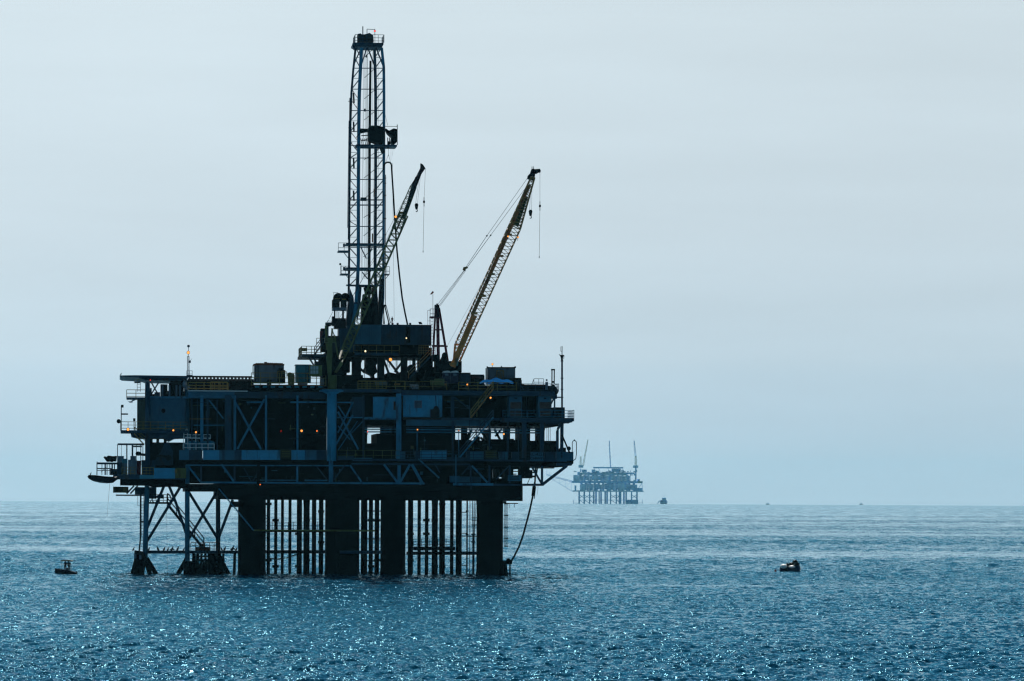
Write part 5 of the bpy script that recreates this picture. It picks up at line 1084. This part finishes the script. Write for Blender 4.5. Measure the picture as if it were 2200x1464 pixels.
MB().lattice(P(X(1437), Y_(600), 6), P(X(1435), Y_(450), 6), 5, 4, 5, .45, .35).build('gantry', HAZYY, t); MB().lattice(P(X(1435), Y_(450), 6), P(X(1413), Y_(250), 6), 4, 2.6, 8, .35, .25).build('boom', HAZYG, t); MB().bar(P(X(1414), Y_(262), 6), P(X(1411), Y_(200), 6), 2.2).build('boom_tip', HAZYD, t)
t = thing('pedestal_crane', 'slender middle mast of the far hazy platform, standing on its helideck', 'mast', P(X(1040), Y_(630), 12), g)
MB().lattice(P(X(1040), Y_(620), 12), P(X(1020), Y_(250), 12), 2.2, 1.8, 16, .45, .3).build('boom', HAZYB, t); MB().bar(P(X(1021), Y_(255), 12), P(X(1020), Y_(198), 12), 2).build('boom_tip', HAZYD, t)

def hull(q, c, L, B, hb, hs, hd=0, n=14, ex=1.8):        # boat hull: bow at +L/2, deck heights hb (bow) hs (stern), heading hd
    rows = []; ch, sh = math.cos(hd), math.sin(hd)
    for k in range(n + 1):
        f = k / n; x = -L / 2 + L * f; wd = B / 2 * (1 - max(0, (f - .45) / .55) ** 2.2) * (.9 + .1 * min(1, f * 4)); z1 = hs + (hb - hs) * f ** ex
        row = []
        for y, z in ((-wd, z1), (-wd * .92, z1 * .4), (-wd * .5, -.2 * hs), (0, -.35 * hs), (wd * .5, -.2 * hs), (wd * .92, z1 * .4), (wd, z1), (wd * .85, z1 * .92), (-wd * .85, z1 * .92)):
            row.append(len(q.v)); q.v.append(Vector((c[0] + x * ch - y * sh, c[1] + x * sh + y * ch, c[2] + z)))
        rows.append(row)
    for a_, b in zip(rows[:-1], rows[1:]):
        for k in range(9): q.f.append((a_[k], a_[(k + 1) % 9], b[(k + 1) % 9], b[k]))
    q.f.append(tuple(rows[0])); q.f.append(tuple(rows[-1])[::-1]); return q
# workboat seen from ahead beside the far platform
FR = at_dist(1424, 12000); m_ = 1
t = thing('supply_ship', 'hazy supply ship with dark hull heading towards the viewer, right of the far platform', 'ship', P(1426, 1084, 0))
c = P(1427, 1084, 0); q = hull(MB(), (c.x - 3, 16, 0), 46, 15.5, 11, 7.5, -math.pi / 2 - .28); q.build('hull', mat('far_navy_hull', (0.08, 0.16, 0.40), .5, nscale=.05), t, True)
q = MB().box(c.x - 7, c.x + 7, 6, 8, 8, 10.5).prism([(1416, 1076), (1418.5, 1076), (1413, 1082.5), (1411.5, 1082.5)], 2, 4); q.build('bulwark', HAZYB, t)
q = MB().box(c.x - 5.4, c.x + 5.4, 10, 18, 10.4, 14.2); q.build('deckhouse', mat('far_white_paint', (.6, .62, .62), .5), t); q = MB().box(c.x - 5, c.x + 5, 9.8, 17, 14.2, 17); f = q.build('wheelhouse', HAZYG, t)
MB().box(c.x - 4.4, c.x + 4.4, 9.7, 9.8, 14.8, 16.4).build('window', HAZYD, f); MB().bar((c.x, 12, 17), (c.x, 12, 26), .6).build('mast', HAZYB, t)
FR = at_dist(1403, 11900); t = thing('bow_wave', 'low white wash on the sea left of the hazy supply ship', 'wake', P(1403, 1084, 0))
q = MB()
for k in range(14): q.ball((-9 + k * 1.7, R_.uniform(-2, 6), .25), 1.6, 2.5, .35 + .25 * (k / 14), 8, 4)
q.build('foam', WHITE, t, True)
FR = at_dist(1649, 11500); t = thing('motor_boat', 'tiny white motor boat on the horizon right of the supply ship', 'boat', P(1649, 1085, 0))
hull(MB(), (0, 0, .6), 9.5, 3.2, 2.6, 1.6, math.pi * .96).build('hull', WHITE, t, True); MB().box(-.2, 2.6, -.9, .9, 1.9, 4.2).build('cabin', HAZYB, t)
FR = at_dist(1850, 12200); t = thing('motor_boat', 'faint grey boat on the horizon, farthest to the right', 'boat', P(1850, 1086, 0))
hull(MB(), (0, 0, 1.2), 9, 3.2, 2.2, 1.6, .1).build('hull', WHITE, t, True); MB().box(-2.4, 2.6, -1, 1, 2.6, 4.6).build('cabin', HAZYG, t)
# skiff on the left
yy = sea_point(141, 1234); FR = Frame(ray(141, 1234).x * yy, yy, 0.0, -yy * yy / (2 * RE)); m_ = yy / F
t = thing('fishing_skiff', 'small dark open motor skiff with a canopy, left of the near platform', 'boat', (0, 0, 0))
hd = math.radians(148)
hull(MB(), (.02, 0, .03), 2.95, 1.4, .74, .1, math.pi, ex=.55).build('hull', mat('dark_navy_hull', (0.004, 0.006, 0.02), .9), t, True)
f = MB()
for x in (-.55, .75):
    for y in (-.55, .55): f.bar((x, y, .45), (x * .95, y, 1.8), .035)
f.build('canopy_frame', DARK, t)
q = MB().prism([(130, 1204.5), (133, 1203.5), (150, 1203.5), (156, 1205.5), (156, 1206.5), (130, 1206)], -.7, .7); q.build('canopy', mat('tan_canvas', (.14, .13, .10), .7), t)
MB().box(1.42, 1.56, -.12, .12, -.1, .42).build('outboard_motor', DARK, t); MB().box(.1, .45, -.4, .4, .3, .85).build('console', GREY, t)
person_base = FR
NAVY = mat('dark_jacket', (0.01, 0.012, 0.02), .8)
person(139.5, 1229.0, -.1, 1.5, 'person in dark clothes sitting left in the skiff under the canopy', NAVY, NAVY, lean=0.05)
person(148.5, 1229.5, .1, 1.5, 'person in dark clothes standing right in the skiff, at its helm', NAVY, NAVY, lean=-0.05)
# mooring buoy with sea lions, small red float
yy = sea_point(1700, 1229); FR = Frame(ray(1700, 1229).x * yy, yy, 0.0, -yy * yy / (2 * RE))
B0 = Vector((0, 0, 0))
t = thing('mooring_buoy', 'fat round mooring buoy, blue black with white patches, floating right of centre', 'buoy', (0, 0, 0))
BUOY = mat('buoy_navy_paint', (0.006, 0.03, 0.075), .35, var=.3); BW = mat('buoy_white_paint', (0.95, 0.93, 0.88), .5, var=.04)
q = MB().lathe(P(1675.5, 1226, 1.0), [(.35, 0), (.8, .12), (.95, .5), (.98, 2.2), (.92, 2.7), (.7, 2.95), (.2, 3.05)], 24, Vector((1, -.25, -.02)).normalized()); q.build('drum', BUOY, t, True)
q = MB().lathe(P(1690.5, 1226, .6), [(1.05, 0), (1.05, .22)], 24, Vector((1, -.25, 0)).normalized()); q.build('tyre_band', BLACK, t)
c = P(1684, 1216, .6)
MB().ball(P(1683.8, 1217, -.15), .5, .9, .34, 20, 10).build('white_top', BW, t, True); MB().ball(P(1701.5, 1218.3, -.25), .5, .7, .23, 20, 10).build('white_top', BW, t, True)
SEAL = mat('wet_dark_fur', (0.008, 0.007, 0.006), .3, var=.2)
def sealion(x, y, w, pts, lb):
    t = thing('sea_lion', lb, 'sea lion', P(x, y, w), 'sea lions resting on the buoy'); q = MB(); rows = []
    P3 = [P(a_, b, w) for a_, b, r in pts]
    for k, (a_, b, r) in enumerate(pts):
        d = (P3[min(k + 1, len(pts) - 1)] - P3[max(k - 1, 0)]).normalized(); x_, y_ = basis(d); rows.append(q.ring(P3[k], x_, y_, r, r * 1.1, 10))
    for a_, b in zip(rows[:-1], rows[1:]):
        for k in range(10): q.f.append((a_ + k, a_ + (k + 1) % 10, b + (k + 1) % 10, b + k))
    q.f.append(tuple(rows[0] + k for k in range(10))[::-1]); q.f.append(tuple(rows[-1] + k for k in range(10))); q.build('body', SEAL, t, True)
    m0 = P3[len(pts) // 2]; q = MB(); q.bar(m0, m0 + Vector((-.1, -.25, -.28)), .09, .03).bar(m0 + Vector((.05, 0, 0)), m0 + Vector((.12, -.28, -.25)), .09, .03); q.build('flipper', SEAL, t)
sealion(1710, 1211, .2, [(1703, 1216, .05), (1704, 1211, .16), (1706, 1208, .26), (1709, 1207, .28), (1712, 1209, .2), (1714, 1211, .1), (1715.5, 1212, .04)], 'largest black sea lion humped on top of the mooring buoy')
sealion(1713, 1212, 0, [(1706, 1215, .05), (1709, 1213, .16), (1712, 1211.5, .2), (1715, 1212, .17), (1717, 1213.5, .08), (1717.5, 1215, .03)], 'black sea lion lying at the right end of the buoy')
sealion(1699, 1213, .3, [(1692, 1216, .05), (1695, 1213, .13), (1699, 1211.5, .17), (1702, 1211.5, .14), (1704, 1210, .08), (1705, 1209, .03)], 'black sea lion lying along the middle of the buoy')
sealion(1693, 1214, -.2, [(1690, 1221, .05), (1690.5, 1217, .12), (1691.5, 1214, .14), (1692.5, 1212, .09), (1691, 1210.5, .07), (1689, 1210.5, .03)], 'black sea lion upright at the left of the buoy, by the white cap')
yy = sea_point(1666, 1229); FR = Frame(ray(1666, 1229).x * yy, yy, 0.0, -yy * yy / (2 * RE))
t = thing('float', 'small red and pink round float left of the mooring buoy', 'float', (0, 0, 0)); MB().ball((0, 0, .1), .17, .17, .2, 12, 8).build('ball', mat('red_float_paint', (.5, .05, .06), .4), t, True); MB().lathe((-.02, 0, .26), [(.08, 0), (.05, .1)], 8).build('cap', mat('pink_float_cap', (.8, .4, .3), .4), t)
FR = NEAR
# distant hills, hardly visible through the haze
def hills():
    q = MB(); rr = random.Random(6); n = 160
    for k in range(n + 1):
        f = k / n; px = -900 + 4200 * f; d = ray(px, 1080); y = 31000.0
        ys = 775 + 22 * math.sin(f * 9 + 1) + 12 * math.sin(f * 23) + 4 * math.sin(f * 71) + rr.uniform(-1.5, 1.5)
        if px > 1150: ys += 26
        top = H + ray(px, ys).z * y; x = d.x * y
        q.v += [Vector((x, y - 1500, -400)), Vector((x, y, top)), Vector((x, y + 3000, -400))]
    for k in range(n):
        i = 3 * k; q.f += [(i, i + 3, i + 4, i + 1), (i + 1, i + 4, i + 5, i + 2)]
    me = bpy.data.meshes.new('hills'); me.from_pydata([tuple(v) for v in q.v], [], q.f); me.materials.append(mat('hill_scrub', (0.06, 0.07, 0.05), .9, nscale=.002))
    o = bpy.data.objects.new('hills', me); col.objects.link(o); o['kind'] = 'structure'
# ------------------------------------------------------------------ haze
def build_haze():
    bm = bmesh.new(); bmesh.ops.create_cube(bm, size=1.0)
    x0, x1, y0, y1, z0, z1 = HZ
    for v in bm.verts:
        v.co = Vector((x0 + (v.co.x + .5) * (x1 - x0), y0 + (v.co.y + .5) * (y1 - y0), z0 + (v.co.z + .5) * (z1 - z0)))
    me = bpy.data.meshes.new('haze'); bm.to_mesh(me); bm.free()
    o = bpy.data.objects.new('haze', me); col.objects.link(o); o['kind'] = 'stuff'
    o['label'] = 'pale blue sea haze fading the distance'
    m = bpy.data.materials.new('haze_air'); m.use_nodes = True; t = m.node_tree; t.nodes.clear()
    q = t.nodes.new('ShaderNodeOutputMaterial'); v = t.nodes.new('ShaderNodeVolumePrincipled')
    v.inputs['Color'].default_value = HZC; v.inputs['Density'].default_value = HZD; v.inputs['Anisotropy'].default_value = HZG
    t.links.new(v.outputs[0], q.inputs['Volume']); me.materials.append(m)
HZ = (-30000, 30000, -12000, 16000, -60, 140); HZC = (0.30, 0.80, 1.0, 1); HZD = 2.0e-5; HZG = 0.6
build_haze()
